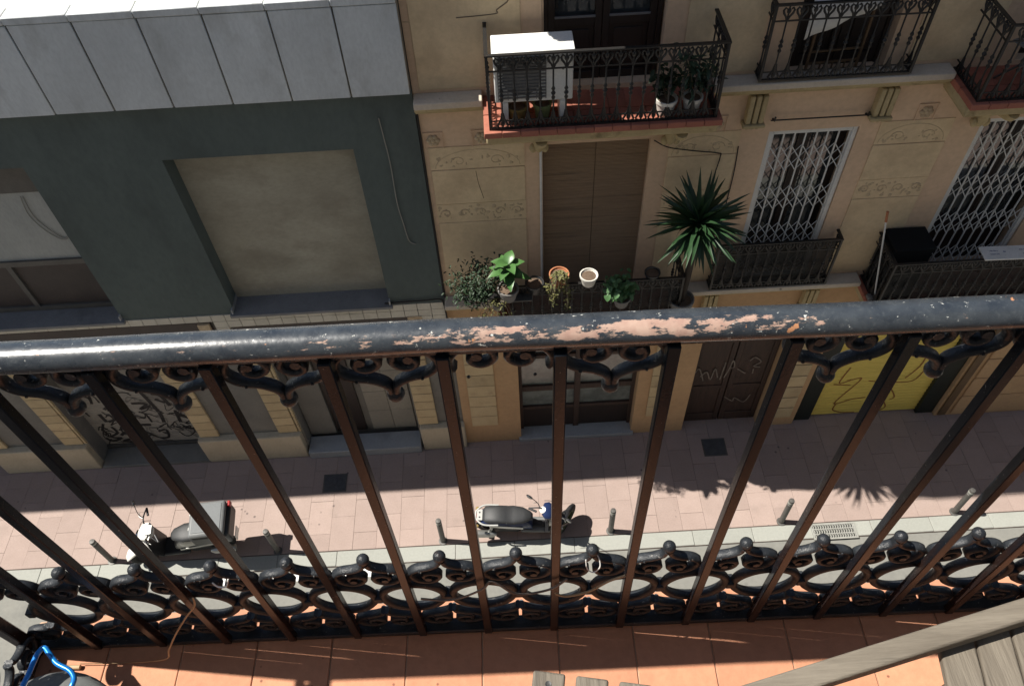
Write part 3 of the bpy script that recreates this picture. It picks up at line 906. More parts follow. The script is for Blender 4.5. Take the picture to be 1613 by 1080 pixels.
crack([(-0.32, 6.29), (-0.30, 6.1), (-0.27, 5.95), (-0.25, 5.85)], 0.003)
crack([(-0.38, 8.27), (0.02, 8.29), (0.04, 8.33), (0.14, 8.4), (0.16, 8.43)], 0.006)
MB().tube(smooth_path([(-0.42, YR - 0.006, 8.25), (-0.36, YR - 0.006, 8.02), (-0.31, YR - 0.006, 7.7), (-0.32, YR - 0.006, 7.5)], 5), 0.006, 5).build('drip_line', M['cornice'], RB)
MB().box(-0.93, 0.2, YR - 0.004, YR, 8.245, 8.255).build('groove', M['relief'], RB)
# square rosettes
for fz in (F1, F2):
    for cx in (-0.785, -0.22, 2.55, 5.01, 7.7):
        t = MB()
        s = 0.115; zc = fz + 2.735
        for (x0, x1, z0, z1) in ((-s, s, s - .012, s), (-s, -s + .012, -s, s - .012), (s - .012, s, -s, s - .012)):
            t.box(cx + x0, cx + x1, YR - 0.014, YR, zc + z0, zc + z1)
        o = t.build('rosette', M['stucco'], RB)
        p = MB()
        for k in range(6):
            a = k * math.pi / 3
            p.ball((cx + 0.05 * math.cos(a), YR - 0.004, zc + 0.05 * math.sin(a)), 0.034, 8, (1, 0.7, 1))
        p.ball((cx, YR - 0.012, zc), 0.03, 8, (1, 0.7, 1))
        p.build('carving', M['relief'], o)
# consoles under the middle window cornice
for fz in (F1, F2):
    for cx in (2.95, 4.43):
        c = MB()
        for k in (-1, 0, 1):
            c.box(cx + k * 0.075 - 0.03, cx + k * 0.075 + 0.03, YR - 0.11, YR, fz - 0.58, fz - 0.21)
        o = c.build('console', M['cornice_low'], RB, bev=0.012, seg=2)
        MB().box(cx - 0.13, cx + 0.13, YR - 0.135, YR, fz - 0.63, fz - 0.582).build('console_foot', M['cornice_low'], o, bev=0.01)
        d = MB()
        for k in (-1, 0, 1):
            d.ball((cx + k * 0.06, YR - 0.06, fz - 0.65), 0.03, 8, (1, 1, 1.2))
        d.build('guttae', M['relief'], o)
rod = MB().tube([(3.16, 7.60, 6.805), (4.33, 7.60, 6.805)], 0.009, 6)
for x in (3.2, 4.29):
    rod.tube([(x, YR, 6.79), (x, 7.59, 6.805), (x, 7.58, 6.86)], 0.012, 6)
rod.build('awning_rod', M['iron_far'], RB)
MB().tube(smooth_path([(1.82, 7.60, 6.62), (2.0, 7.61, 6.5), (2.3, 7.62, 6.42), (2.62, 7.62, 6.36), (2.66, 7.62, 6.3), (2.62, 7.62, 5.9), (2.6, 7.62, 5.6)], 5), 0.007, 6).build('cable', M['cable_dark'], RB)
MB().tube([(-0.955 + 0.03, 7.63, 7.3), (-0.93, 7.63, 5.5), (-0.93, 7.63, 4.05)], 0.014, 6).build('cable', M['cable_dark'], RB)
MB().tube(smooth_path([(2.86, 7.635, 6.43), (2.88, 7.635, 6.0), (2.87, 7.635, 5.3), (2.9, 7.635, 5.05), (3.12, 7.635, 5.03)], 5), 0.007, 6).build('cable', M['cable_dark'], RB)

# ---- balcony railings of the opposite house
BAL_H = 0.86
def baluster_mesh():
    b = MB()
    b.lathe([(0.0095, 0.0), (0.0095, 0.33), (0.015, 0.34), (0.022, 0.36), (0.012, 0.378), (0.013, 0.385), (0.026, 0.41), (0.013, 0.435), (0.012, 0.44), (0.022, 0.46), (0.014, 0.48), (0.0095, 0.49), (0.0095, BAL_H)], 8)
    for s in (-1, 1):
        # bottom flare and top curl
        b.tube([(s * 0.008, 0, 0.2), (s * 0.016, 0, 0.13), (s * 0.04, 0, 0.075), (s * 0.055, 0, 0.045), (s * 0.045, 0, 0.02), (s * 0.028, 0, 0.03)], [.008, .011, .013, .012, .011, .008], 5)
        b.tube([(s * 0.008, 0, BAL_H - 0.16), (s * 0.02, 0, BAL_H - 0.12), (s * 0.045, 0, BAL_H - 0.085), (s * 0.055, 0, BAL_H - 0.05), (s * 0.04, 0, BAL_H - 0.025), (s * 0.022, 0, BAL_H - 0.04)], [.008, .011, .013, .012, .011, .008], 5)
    b.ball((0, 0, BAL_H - 0.06), 0.024, 8, (1, 0.6, 1.4))
    b.ball((0, 0, 0.07), 0.024, 8, (1, 0.6, 1.5))
    return b.mesh('baluster', M['iron_far'])
balm = baluster_mesh()

def railing(x0, x1, yf, z, label=None, pitch=0.136):
    b = MB()
    h = BAL_H
    b.box(x0 - 0.018, x1 + 0.018, yf - 0.02, yf + 0.02, z + h, z + h + 0.016)
    b.box(x0, x1, yf - 0.006, yf + 0.006, z + h - 0.175, z + h - 0.16)
    b.box(x0, x1, yf - 0.006, yf + 0.006, z + 0.10, z + 0.112)
    b.box(x0 - 0.012, x1 + 0.012, yf - 0.014, yf + 0.014, z + 0.002, z + 0.02)
    for xe in (x0, x1):
        b.box(xe - 0.02, xe + 0.02, yf + 0.0205, YR + 0.01, z + h, z + h + 0.016)
        b.box(xe - 0.006, xe + 0.006, yf + 0.0065, YR, z + h - 0.175, z + h - 0.16)
        b.box(xe - 0.006, xe + 0.006, yf + 0.0065, YR, z + 0.10, z + 0.112)
        b.box(xe - 0.012, xe + 0.012, yf + 0.0145, YR, z + 0.002, z + 0.02)
    for xe in (x0, x1):
        b.box(xe - 0.014, xe + 0.014, yf - 0.0145, yf + 0.0148, z, z + h + 0.0005)
    o = b.build('railing', M['iron_far'], RB)
    if label:
        tag(o, label)
    n = int(round((x1 - x0) / pitch))
    for k in range(1, n):
        put('baluster', balm, o, (x0 + (x1 - x0) * k / n, yf, z))
    m_ = int((YR - yf) / pitch)
    for xe in (x0, x1):
        for k in range(1, m_ + 1):
            put('baluster', balm, o, (xe, yf + (YR - yf) * (k - 0.3) / (m_ + 0.4), z), (0, 0, math.pi / 2))
    return o

def balcony(x0, x1, z, label=None):
    yf = 6.99
    o = MB().box(x0 + 0.02, x1 - 0.02, yf + 0.03, YR + 0.0, z - 0.2, z - 0.075).build('balcony_slab', M['cornice_low'], RB, bev=0.02, seg=2)
    MB().box(x0 + 0.05, x1 - 0.05, yf + 0.09, YR, z - 0.24, z - 0.2005).build('moulding', M['cornice_low'], o)
    # terracotta paving, one tile after another along the edge
    n = 13
    w = (x1 - x0) / n
    tmesh = MB().box(0.002, w - 0.002, yf - 0.03, yf + 0.297, z - 0.075, z).mesh('tile', M['terracotta_edge'])
    tmesh2 = MB().box(0.002, w - 0.002, yf + 0.303, YR - 0.0, z - 0.075, z).mesh('tile', M['terracotta_edge'])
    for k in range(n):
        put('tile', tmesh, o, (x0 + k * w, 0, rnd.uniform(-.002, .001)), bev=0.006)
        put('tile', tmesh2, o, (x0 + k * w, 0, rnd.uniform(-.002, .001)))
    for cx in (x0 + 0.62, x1 - 0.38):
        c = MB()
        c.tube(smooth_path([(cx, YR, z - 0.72), (cx, YR - 0.09, z - 0.66), (cx, YR - 0.13, z - 0.5), (cx, YR - 0.3, z - 0.36), (cx, YR - 0.5, z - 0.3), (cx, YR - 0.54, z - 0.25)], 4), 0.07, 8)
        for s in (-1, 0, 1):
            c.ball((cx + s * 0.07, YR - 0.1, z - 0.68), 0.045, 8, (1, 1, 1.4))
        c.build('corbel', M['cornice_low'], RB)
    return railing(x0 + 0.075, x1 - 0.075, yf + 0.03, z, label)

BZ1, BZ2, BZ3 = 3.97, 7.33, 10.69
balcony(-0.17, 2.38, BZ2)
balcony(5.03, 7.6, BZ2)
balcony(-0.17, 2.38, BZ1)
balcony(5.03, 7.6, BZ1)
balcony(-0.17, 2.38, BZ3)
balcony(5.03, 7.6, BZ3)
railing(2.86, 4.50, 7.46, F2 + 0.045)
railing(2.86, 4.50, 7.46, F1 + 0.03)
railing(2.86, 4.50, 7.46, F3 + 0.045)
# dark netting on the lower middle and the lower right railing
def net(x0, x1, y, z0, z1, rot=False):
    b = MB()
    n = 16
    vs = []
    fs = []
    for i in range(n + 1):
        for j in range(5):
            u = x0 + (x1 - x0) * i / n
            w = z0 + (z1 - z0) * j / 4
            q = 0.006 * math.sin(i * 1.7 + j) + 0.004 * math.sin(i * 0.6 - j * 2)
            vs.append((y + q, u, w) if rot else (u, y + q, w))
    for i in range(n):
        for j in range(4):
            a = i * 5 + j
            fs.append((a, a + 5, a + 6, a + 1))
    b.add(vs, fs, True)
    return b.build('netting', M['net'], RB)
net(2.9, 4.47, 7.50, F1 + 0.06, F1 + 0.86)
net(5.13, 7.5, 7.06, BZ1 + 0.03, BZ1 + 0.84)
net(7.08, 7.62, 5.14, BZ1 + 0.03, BZ1 + 0.84, True)
net(0.0, 2.28, 7.06, BZ1 + 0.03, BZ1 + 0.8)

# ---- windows of the first floor
# wooden roll blind in two widths
for (x0, x1) in ((0.51, 1.145), (1.152, 1.785)):
    b = MB()
    z = F1
    prof = []
    while z < F1 + 2.56:
        prof += [(7.73, z), (7.722, z + 0.006), (7.722, z + 0.014), (7.73, z + 0.019)]
        z += 0.02
    prof += [(7.75, z), (7.75, F1)]
    b.extrude_x(prof, x0, x1)
    b.build('roll_blind', M['blind'], RB)
MB().box(0.5, 1.79, 7.87, 7.90, F1, F1 + 2.58).build('window', M['wood_dark'], RB)
MB().tube([(0.475, 7.63, F1 + 0.3), (0.475, 7.63, F1 + 2.57)], 0.016, 8).build('pole', M['white_metal'], RB)

def grille(x0, x1, z0, z1):
    f = MB()
    y = 7.70
    for (a, c, d, e) in ((x0, x0 + 0.06, z0, z1), (x1 - 0.06, x1, z0, z1), (x0 + 0.06, x1 - 0.06, z1 - 0.06, z1), (x0 + 0.06, x1 - 0.06, z0, z0 + 0.04)):
        f.box(a, c, y - 0.03, y + 0.03, d, e)
    o = f.build('window_grille', M['white_metal'], RB, bev=0.005)
    MB().box(x0 + 0.055, x0 + 0.075, y - 0.012, y + 0.012, z0 + 0.041, z1 - 0.061).build('stile', M['white_metal'], o)
    b = MB()
    n = int((x1 - x0 - 0.14) / 0.125)
    w = (x1 - x0 - 0.14) / n
    xs = [x0 + 0.07 + k * w for k in range(n + 1)]
    for xx in xs:
        b.box(xx - 0.009, xx + 0.009, y - 0.008, y + 0.004, z0 + 0.04, z1 - 0.06)
    z = z1 - 0.06 - 0.2
    hh = 0.19
    while z - 2 * hh > z0 - 0.1:
        for i in range(n):
            for r_ in range(2):
                za, zb = z - r_ * hh, z - (r_ + 1) * hh
                b.tube([(xs[i], y - 0.016, za), (xs[i + 1], y - 0.016, zb)], 0.0065, 4)
                b.tube([(xs[i], y + 0.012, zb), (xs[i + 1], y + 0.012, za)], 0.0065, 4)
        z -= 2 * hh + 0.26
    b.build('lattice', M['white_metal'], o)
    w_ = MB()
    for (a, c) in ((x0 + 0.03, (x0 + x1) / 2 - 0.004), ((x0 + x1) / 2 + 0.004, x1 - 0.03)):
        for (p, q, d, e) in ((a, a + 0.07, z0, z1), (c - 0.07, c, z0, z1), (a + 0.07, c - 0.07, z1 - 0.09, z1), (a + 0.07, c - 0.07, z0, z0 + 0.7)):
            w_.box(p, q, 7.86, 7.90, d, e)
    wo = w_.build('window', M['wood_dark'], RB)
    MB().box(x0, x1, 7.885, 7.895, z0, z1).build('pane', M['glass_dark'], wo)
grille(3.205, 4.275, F1 + 0.03, F1 + 2.575)
grille(5.755, 7.035, F1 + 0.0, F1 + 2.575)

# ---- second floor doors
def double_door(x0, x1, z0, z1, zg, wood, pane):
    b = MB()
    mid = (x0 + x1) / 2
    b.box(x0, x0 + 0.05, 7.76, 7.86, z0, z1); b.box(x1 - 0.05, x1, 7.76, 7.86, z0, z1); b.box(x0 + 0.05, x1 - 0.05, 7.76, 7.86, z1 - 0.06, z1)
    o = b.build('door', wood, RB, bev=0.004)
    for (a, c) in ((x0 + 0.052, mid - 0.003), (mid + 0.003, x1 - 0.052)):
        l = MB()
        for (p, q, d, e) in ((a, a + 0.075, z0, z1 - 0.062), (c - 0.075, c, z0, z1 - 0.062), (a + 0.075, c - 0.075, z0, z0 + 0.14), (a + 0.075, c - 0.075, zg - 0.1, zg), (a + 0.075, c - 0.075, z1 - 0.15, z1 - 0.062)):
            l.box(p, q, 7.775, 7.835, d, e)
        l.box(a + 0.075, c - 0.075, 7.805, 7.82, z0 + 0.14, zg - 0.1)
        l.box(a + 0.13, c - 0.13, 7.79, 7.8045, z0 + 0.2, zg - 0.16)
        l.build('leaf', wood, o, bev=0.004)
        MB().box(a + 0.075, c - 0.075, 7.815, 7.822, zg, z1 - 0.15).build('pane', pane, o)
        MB().box(a + 0.07, c - 0.07, 7.765, 7.776, zg - 0.012, zg + 0.012).build('glazing_bead', M['sill'], o)
        cu = MB()
        n = 18
        prof = []
        for i in range(n + 1):
            prof.append((a + 0.08 + (c - a - 0.16) * i / n, 7.85 + 0.012 * math.sin(i * 1.9)))
        vs = [(p[0], p[1], zz) for zz in (zg, z1 - 0.15) for p in prof]
        cu.add(vs, [(i, i + 1, i + n + 2, i + n + 1) for i in range(n)], True)
        cu.build('curtain', M['curtain'], o)
    return o
gl = M['glass_dark']
double_door(0.52, 1.77, F2 - 0.05, F2 + 2.58, 8.13, M['wood_dark'], M['glass_dark'])
MB().box(0.505, 0.519, 7.66, 7.76, F2, F2 + 2.57).build('door_reveal', M['stucco'], RB)
double_door(3.22, 4.26, F2 + 0.0, F2 + 2.58, 8.3, M['wood_dark'], M['glass_dark'])
double_door(5.77, 7.02, F2 - 0.05, F2 + 2.58, 8.3, M['wood_dark'], M['glass_grey'])
for (a, c) in ((0.5, 1.79), (3.2, 4.28), (5.75, 7.04)):
    MB().box(a, c, 7.86, 7.9, F3, F3 + 2.58).build('door', M['wood_dark'], RB)
for fz in (F1, F2, F3):
    MB().box(8.4, 9.5, 7.86, 7.9, fz, fz + 2.58).build('door', M['wood_dark'], RB)
# ---- ground floor right
# yellow tile quoins by the boundary and beside the brown door
qm2 = MB().box(-0.23, 0.23, YR - 0.022, YR + 0.003, -0.147, 0.147).mesh('quoin_tile', M['ochre_tile'])
for k in range(9):
    put('quoin_tile', qm2, RB, (-0.56, 0, 0.72 + k * 0.305), bev=0.006)
    put('quoin_tile', qm2, RB, (4.73, 0, 0.42 + k * 0.32), bev=0.006)
qm3 = MB().box(-0.1, 0.1, YR - 0.022, YR + 0.003, -0.147, 0.147).mesh('quoin_tile', M['ochre_tile'])
for k in range(9):
    put('quoin_tile', qm3, RB, (2.4, 0, 0.72 + k * 0.305), bev=0.006)
# glazed door 1
gd = MB()
x0, x1 = 0.07, 2.08
for (a, c, d, e) in ((x0, x0 + 0.06, 0.1, 3.0), (x1 - 0.06, x1, 0.1, 3.0), (1.03, 1.13, 0.1, 3.0), (x0 + 0.06, 1.03, 0.72, 0.80), (1.13, x1 - 0.06, 0.72, 0.80), (x0 + 0.06, 1.03, 1.28, 1.42), (1.13, x1 - 0.06, 1.28, 1.42), (x0 + 0.06, 1.03, 2.2, 2.28), (1.13, x1 - 0.06, 2.2, 2.28)):
    gd.box(a, c, 7.82, 7.89, d, e)
go = gd.build('door', M['wood_door'], RB, bev=0.005)
tag(go, 'glazed shop door with frosted panes')
for (a, c) in ((x0 + 0.06, 1.03), (1.13, x1 - 0.06)):
    MB().box(a, c, 7.865, 7.872, 0.8, 1.28).build('pane', M['glass_grey'], go)
    MB().box(a, c, 7.865, 7.872, 1.42, 2.2).build('pane', M['glass_grey'], go)
    MB().box(a, c, 7.865, 7.872, 2.28, 3.0).build('pane', M['glass_dark'], go)
    MB().box(a, c, 7.85, 7.872, 0.12, 0.72).build('kick_panel', M['wood_dark'], go)
MB().box(0.03, 2.12, 7.60, 7.9, 0.0, 0.09).build('doorstep', M['step_grey'], RB, bev=0.01)
# brown door 2 with tags
dd = MB()
for (a, c) in ((3.03, 3.70), (3.72, 4.39)):
    for (p, q, d, e) in ((a, a + 0.09, 0.02, 3.08), (c - 0.09, c, 0.02, 3.08), (a + 0.09, c - 0.09, 0.02, 0.25), (a + 0.09, c - 0.09, 1.0, 1.12), (a + 0.09, c - 0.09, 2.3, 2.4), (a + 0.09, c - 0.09, 2.95, 3.08)):
        dd.box(p, q, 7.83, 7.89, d, e)
    dd.box(a + 0.09, c - 0.09, 7.85, 7.87, 0.25, 2.95)
do_ = dd.build('door', M['wood_door'], RB, bev=0.006)
tag(do_, 'dark brown double door with pale scrawled tags')
for st in [[(3.09,1.53), (3.15,1.64), (3.26,1.29)], [(3.20,1.42), (3.29,1.54), (3.38,1.31), (3.42,1.62), (3.50,1.36)], [(3.55,1.30), (3.57,1.78)], [(3.61,1.35), (3.66,1.59), (3.69,1.83), (3.74,1.64), (3.66,1.62)],
           [(3.98,1.80), (4.05,1.88), (4.17,1.75), (4.07,1.64), (4.18,1.60)], [(3.81,1.58), (3.96,1.44)], [(4.09,1.43), (4.08,1.55)], [(3.72,0.76), (3.89,0.61), (3.91,0.71), (4.10,0.56), (4.18,0.78)]]:
    MB().stroke(smooth_path(st, 4), 0.022, 7.826).build('graffiti_stroke', M['graffiti_pale'], do_)
# yellow shutter between green jambs
ys = shutter_mesh(5.40, 7.36, 0.03, 2.75, 7.80, 0.09).build('roller_shutter', M['yellow_shutter'], RB)
tag(ys, 'yellow roller shutter with orange line graffiti')
for st in [[(6.97,1.68), (6.96,1.40), (6.83,1.08)], [(7.12,1.63), (7.09,1.30), (6.99,0.98), (6.66,0.97)], [(5.75,1.48), (5.68,1.04), (5.87,1.11), (6.03,1.16), (6.00,0.99), (5.77,0.39), (6.05,0.50), (6.29,0.54)],
           [(6.67,0.79), (6.83,0.51), (6.77,0.42)], [(5.81,0.34), (5.81,0.18), (6.00,0.08), (6.23,0.07)], [(6.69,0.36), (6.77,0.19), (6.71,0.08)], [(5.6, 1.0), (5.9, 0.95)], [(6.2, 1.05), (6.45, 1.0)]]:
    MB().stroke(smooth_path(st, 4), 0.024, 7.783).build('graffiti_stroke', M['graffiti_orange'], ys)
for (a, c) in ((5.06, 5.40), (7.36, 7.68)):
    MB().box(a, c, 7.72, 7.86, 0.0, 2.75).build('shutter_jamb', M['green_frame'], RB, bev=0.008)
MB().box(7.72, 7.86, YR - 0.03, YR, 0.05, 3.0).build('jamb_board', M['wood_mid'], RB, bev=0.006)
for k in range(5):
    MB().box(7.95, 13.0, YR - 0.03, YR + 0.003, 0.08 + k * 0.55, 0.08 + k * 0.55 + 0.53).build('stone_course', M['stucco_low'], RB, bev=0.012)

# ================================================================== things on the opposite balconies
def add_leaf(b, base, d, L, w, nrm, droop=0.2, seg=3):
    """one bent leaf as a strip of quads"""
    d = Vector(d).normalized()
    s = d.cross(Vector(nrm))
    if s.length < 1e-4:
        s = d.cross(Vector((1, 0, 0.3)))
    s.normalize()
    vs = []
    prof = [0.25, 1.0, 0.85, 0.06] if seg == 3 else [0.2, 0.75, 1.0, 0.85, 0.5, 0.05]
    n = len(prof)
    for i in range(n):
        t = i / (n - 1)
        p = Vector(base) + d * (L * t) + Vector((0, 0, -droop * L * t * t))
        up = s.cross(d).normalized() * (w * 0.18 * prof[i])
        vs += [p - s * (w / 2 * prof[i]) + up, p - Vector((0, 0, 0)), p + s * (w / 2 * prof[i]) + up]
    fs = []
    for i in range(n - 1):
        a = i * 3
        fs += [(a, a + 1, a + 4, a + 3), (a + 1, a + 2, a + 5, a + 4)]
    b.add(vs, fs, True)

def rdir(up=0.2):
    while True:
        v = Vector((rnd.uniform(-1, 1), rnd.uniform(-1, 1), rnd.uniform(-1, 1) + up))
        if 0.2 < v.length < 1.2:
            return v.normalized()

def pot(parent, mt, r, h, c=(0, 0, 0), soil=True):
    MB().lathe([(r * 0.68, 0), (r * 0.74, h * 0.1), (r * 0.94, h * 0.78), (r * 1.04, h * 0.8), (r * 1.06, h), (r * 0.93, h), (r * 0.9, h * 0.86)], 18, c).build('pot', mt, parent)
    if soil:
        MB().lathe([(r * 0.92, h * 0.85), (r * 0.5, h * 0.9), (0.001, h * 0.92)], 14, c).build('soil', M['soil'], parent)

# air conditioner on the upper balcony
ac = thing('air_conditioner', 'white outdoor air conditioner unit standing on the upper balcony', 'air conditioner', (0.375, 7.23, BZ2))
MB().box(-0.405, 0.405, -0.15, 0.17, 0.28, 0.845).build('casing', M['ac_white'], ac, bev=0.015, seg=2)
MB().box(-0.415, 0.415, -0.16, 0.18, 0.8455, 0.86).build('lid', M['ac_white'], ac, bev=0.006)
b = MB()
for k in range(13):
    b.box(-0.37, 0.13, -0.163, -0.151, 0.33 + k * 0.038, 0.345 + k * 0.038)
for k in range(6):
    b.box(-0.37 + k * 0.098, -0.362 + k * 0.098, -0.166, -0.1631, 0.32, 0.81)
b.build('fan_grille', M['ac_grey'], ac)
MB().lathe([(0.2, 0), (0.2, 0.004), (0.03, 0.006)], 24, M=Matrix.Translation((-0.12, -0.1505, 0.565)) @ Matrix.Rotation(R(90), 4, 'X')).build('fan', M['ac_grey'], ac)
for fx in (-0.3, 0.3):
    MB().box(fx - 0.03, fx + 0.03, -0.15, 0.15, 0.0, 0.28).build('foot', M['ac_white'], ac, bev=0.006)
MB().prism([(0.27, 0.66), (0.33, 0.66), (0.30, 0.63)], -0.1525, -0.151).build('emblem', M['ac_grey'], ac)

t = thing('plant_pot', 'empty ochre plant pot under the air conditioner', 'plant pot', (0.2, 7.2, BZ2)); pot(t, M['pot_ochre'], 0.11, 0.17)
t = thing('plant_pot', 'pale green plant pot under the air conditioner', 'plant pot', (0.47, 7.2, BZ2)); pot(t, M['pot_green'], 0.1, 0.19)

def bushy(name, label, cat, loc, potm, pr, ph, leafm, n, ext, L, w, stems=5, droop=0.3, base_h=None, grp=None):
    t = thing(name, label, cat, loc, group=grp)
    if potm:
        pot(t, potm, pr, ph)
    bh = ph if base_h is None else base_h
    st = MB()
    tips = []
    for k in range(stems):
        a = rnd.uniform(0, 6.28)
        tip = (math.cos(a) * ext[0] * rnd.uniform(.3, .9), math.sin(a) * ext[1] * rnd.uniform(.3, .9), bh + ext[2] * rnd.uniform(0.5, 1.0))
        st.tube(smooth_path([(0, 0, bh * 0.8), (tip[0] * 0.4, tip[1] * 0.4, (bh + tip[2]) / 2), tip], 3), 0.006, 5)
        tips.append(tip)
    st.build('stem', M['twig'], t)
    b = MB()
    for k in range(n):
        tp = rnd.choice(tips)
        f = rnd.uniform(0.3, 1.0)
        p = Vector((tp[0] * f, tp[1] * f, bh + (tp[2] - bh) * f)) + rdir(0) * rnd.uniform(0, ext[2] * 0.28)
        add_leaf(b, p, rdir(0.3), L * rnd.uniform(.6, 1.2), w * rnd.uniform(.7, 1.2), (0, 0, 1), droop)
    b.build('foliage', leafm, t)
    return t
bushy('potted_plant', 'dark leafy plant in the left white pot on the upper balcony', 'potted plant', (1.78, 7.13, BZ2), M['pot_white'], 0.115, 0.2, M['leaf_dark'], 150, (0.18, 0.2, 0.42), 0.09, 0.045)
bushy('potted_plant', 'taller bushy plant in the right white pot on the upper balcony', 'potted plant', (2.06, 7.14, BZ2), M['pot_white'], 0.105, 0.2, M['leaf_dark'], 210, (0.24, 0.3, 0.62), 0.1, 0.035)

# lower balcony: planters along the railing
ZR = BZ1 + BAL_H + 0.016
shelf = tag(MB().box(-0.12, 0.30, 6.90, 7.03, ZR - 0.17, ZR - 0.155).build('pot_shelf', M['steel_dull']), 'narrow metal shelf hung on the lower balcony rail under the rubber plant', 'shelf')
rp = thing('rubber_plant', 'rubber plant with large glossy green leaves in a pot on the rail', 'potted plant', (-0.01, 6.965, ZR - 0.155))
pot(rp, M['pot_grey'], 0.135, 0.2)
MB().tube(smooth_path([(0, 0, 0.15), (0.02, -0.01, 0.4), (-0.01, 0, 0.66)], 4), [0.014] * 8 + [0.01], 6).build('stem', M['twig'], rp)
for k in range(13):
    a = k * 2.4
    el_ = 0.15 + 0.6 * (k / 12)
    b = MB()
    add_leaf(b, (0.01, 0, 0.44 + 0.018 * k), (math.cos(a), math.sin(a) - 0.15, el_), 0.31 - 0.006 * k, 0.15, (0, 0, 1), 0.35, 5)
    b.build('leaf', M['leaf_rubber'], rp)

def trailing(name, label, loc, potm, pr, ph, leafm, n, wdt, drop, L, w, up=0.1):
    t = thing(name, label, 'potted plant', loc)
    pot(t, potm, pr, ph)
    st = MB(); b = MB()
    for k in range(14):
        a = rnd.uniform(math.pi, 2 * math.pi)
        ex_ = (math.cos(a) * wdt * rnd.uniform(.4, 1), math.sin(a) * wdt * 0.7 * rnd.uniform(.5, 1) - 0.03, ph - drop * rnd.uniform(0.2, 1))
        pts = smooth_path([(0, 0, ph * 0.9), (ex_[0] * 0.5, ex_[1] * 0.8 - pr * 0.5, ph + up), (ex_[0], ex_[1] - pr * 0.4, (ph + ex_[2]) / 2), (ex_[0] * 1.05, ex_[1] - pr * 0.3, ex_[2])], 4)
        st.tube(pts, 0.0035, 4)
        for j in range(n):
            p = Vector(rnd.choice(pts)) + rdir(0) * 0.035
            add_leaf(b, p, rdir(-0.1), L * rnd.uniform(.6, 1.2), w * rnd.uniform(.6, 1.2), (0, 0, 1), 0.3)
    st.build('stem', M['twig'], t)
    b.build('foliage', leafm, t)
    return t
trailing('potted_plant', 'yellowing trailing plant spilling from a terracotta pot on the rail', (0.66, 7.02, ZR), M['pot_red'], 0.125, 0.2, M['leaf_dry'], 24, 0.18, 0.62, 0.05, 0.025)
bare = thing('plant_pot', 'round white pot of bare soil on the lower balcony rail', 'plant pot', (1.045, 7.0, ZR)); pot(bare, M['pot_white'], 0.115, 0.17)
bushy('potted_plant', 'round leaved green plant on the rail right of the bare pot', 'potted plant', (1.50, 6.97, ZR - 0.42), M['pot_grey'], 0.12, 0.16, M['leaf_bright'], 520, (0.3, 0.27, 0.4), 0.075, 0.075, stems=16, droop=0.5)
bushy('potted_plant', 'dark straggly shrub at the left end of the lower balcony', 'potted plant', (-0.42, 7.15, ZR - 0.62), None, 0.1, 0.16, M['leaf_dark'], 1500, (0.42, 0.3, 0.8), 0.06, 0.022, stems=30, droop=0.3)
trailing('potted_plant', 'pale dry creeper hanging below the rubber plant', (-0.16, 6.98, ZR - 0.36), M['pot_grey'], 0.09, 0.14, M['leaf_dry'], 9, 0.24, 0.5, 0.06, 0.018)
emp = thing('plant_pot', 'dark empty pot between the rubber plant and the terracotta pot', 'plant pot', (0.34, 7.06, ZR - 0.14)); pot(emp, M['box_black'], 0.12, 0.16)
emp = thing('plant_pot', 'small dark pot with wire handle left of the yucca', 'plant pot', (1.9, 7.1, ZR - 0.1)); pot(emp, M['box_black'], 0.1, 0.14)
MB().tube([(-0.1 * math.cos(a), 0.0, 0.14 + 0.09 * math.sin(a)) for a in [i * math.pi / 10 for i in range(11)]], 0.006, 6).build('handle', M['steel_dull'], emp)

# yucca in a pot at the right end
yu = thing('yucca_plant', 'large spiky yucca rosette in a pot at the right end of the lower balcony', 'potted plant', (2.36, 7.12, BZ1))
pot(yu, M['pot_grey'], 0.17, 0.34)
MB().tube(smooth_path([(0, 0, 0.28), (0.02, -0.02, 0.9), (0.0, -0.1, 1.8)], 4), [0.05] * 8 + [0.04], 8).build('trunk', M['bark'], yu)
def yleaf(L, bend, mm='leaf_yucca'):
    b = MB()
    n = 7
    vs = []
    for i in range(n):
        t = i / (n - 1)
        w = 0.034 * (1 - t ** 2.2) * (0.55 + 0.9 * min(t * 3, 1)) * 0.7 + 0.0008
        z = -bend * L * t ** 2.5
        vs += [(L * t, -w, z + w * 0.35), (L * t, 0, z), (L * t, w, z + w * 0.35)]
    fs = []
    for i in range(n - 1):
        a = i * 3
        fs += [(a, a + 1, a + 4, a + 3), (a + 1, a + 2, a + 5, a + 4)]
    b.add(vs, fs, True)
    return b.mesh('leaf', M[mm])
yl = [yleaf(l, bd) for l, bd in ((0.46, 0.03), (0.54, 0.08), (0.6, 0.05), (0.66, 0.14), (0.52, 0.25), (0.63, 0.1))]
yd = [yleaf(0.5, 0.6, 'leaf_dead'), yleaf(0.56, 0.4, 'leaf_dead')]
for k in range(150):
    z = 1 - 1.93 * (k + 0.5) / 150
    a = k * 2.39996
    r_ = math.sqrt(max(0, 1 - z * z))
    d = Vector((r_ * math.cos(a), r_ * math.sin(a), z))
    d = (d + Vector((rnd.uniform(-.22, .22), rnd.uniform(-.22, .22), rnd.uniform(-.16, .14)))).normalized()
    q = (d.to_track_quat('X', 'Z') @ Matrix.Rotation(rnd.uniform(-0.6, 0.6), 3, 'X').to_quaternion()).to_euler()
    put('leaf', yl[rnd.randrange(6)] if d.z > -0.45 or rnd.random() < 0.5 else yd[rnd.randrange(2)], yu, Vector((0.0, -0.1, 1.82)) + d * 0.03, q)

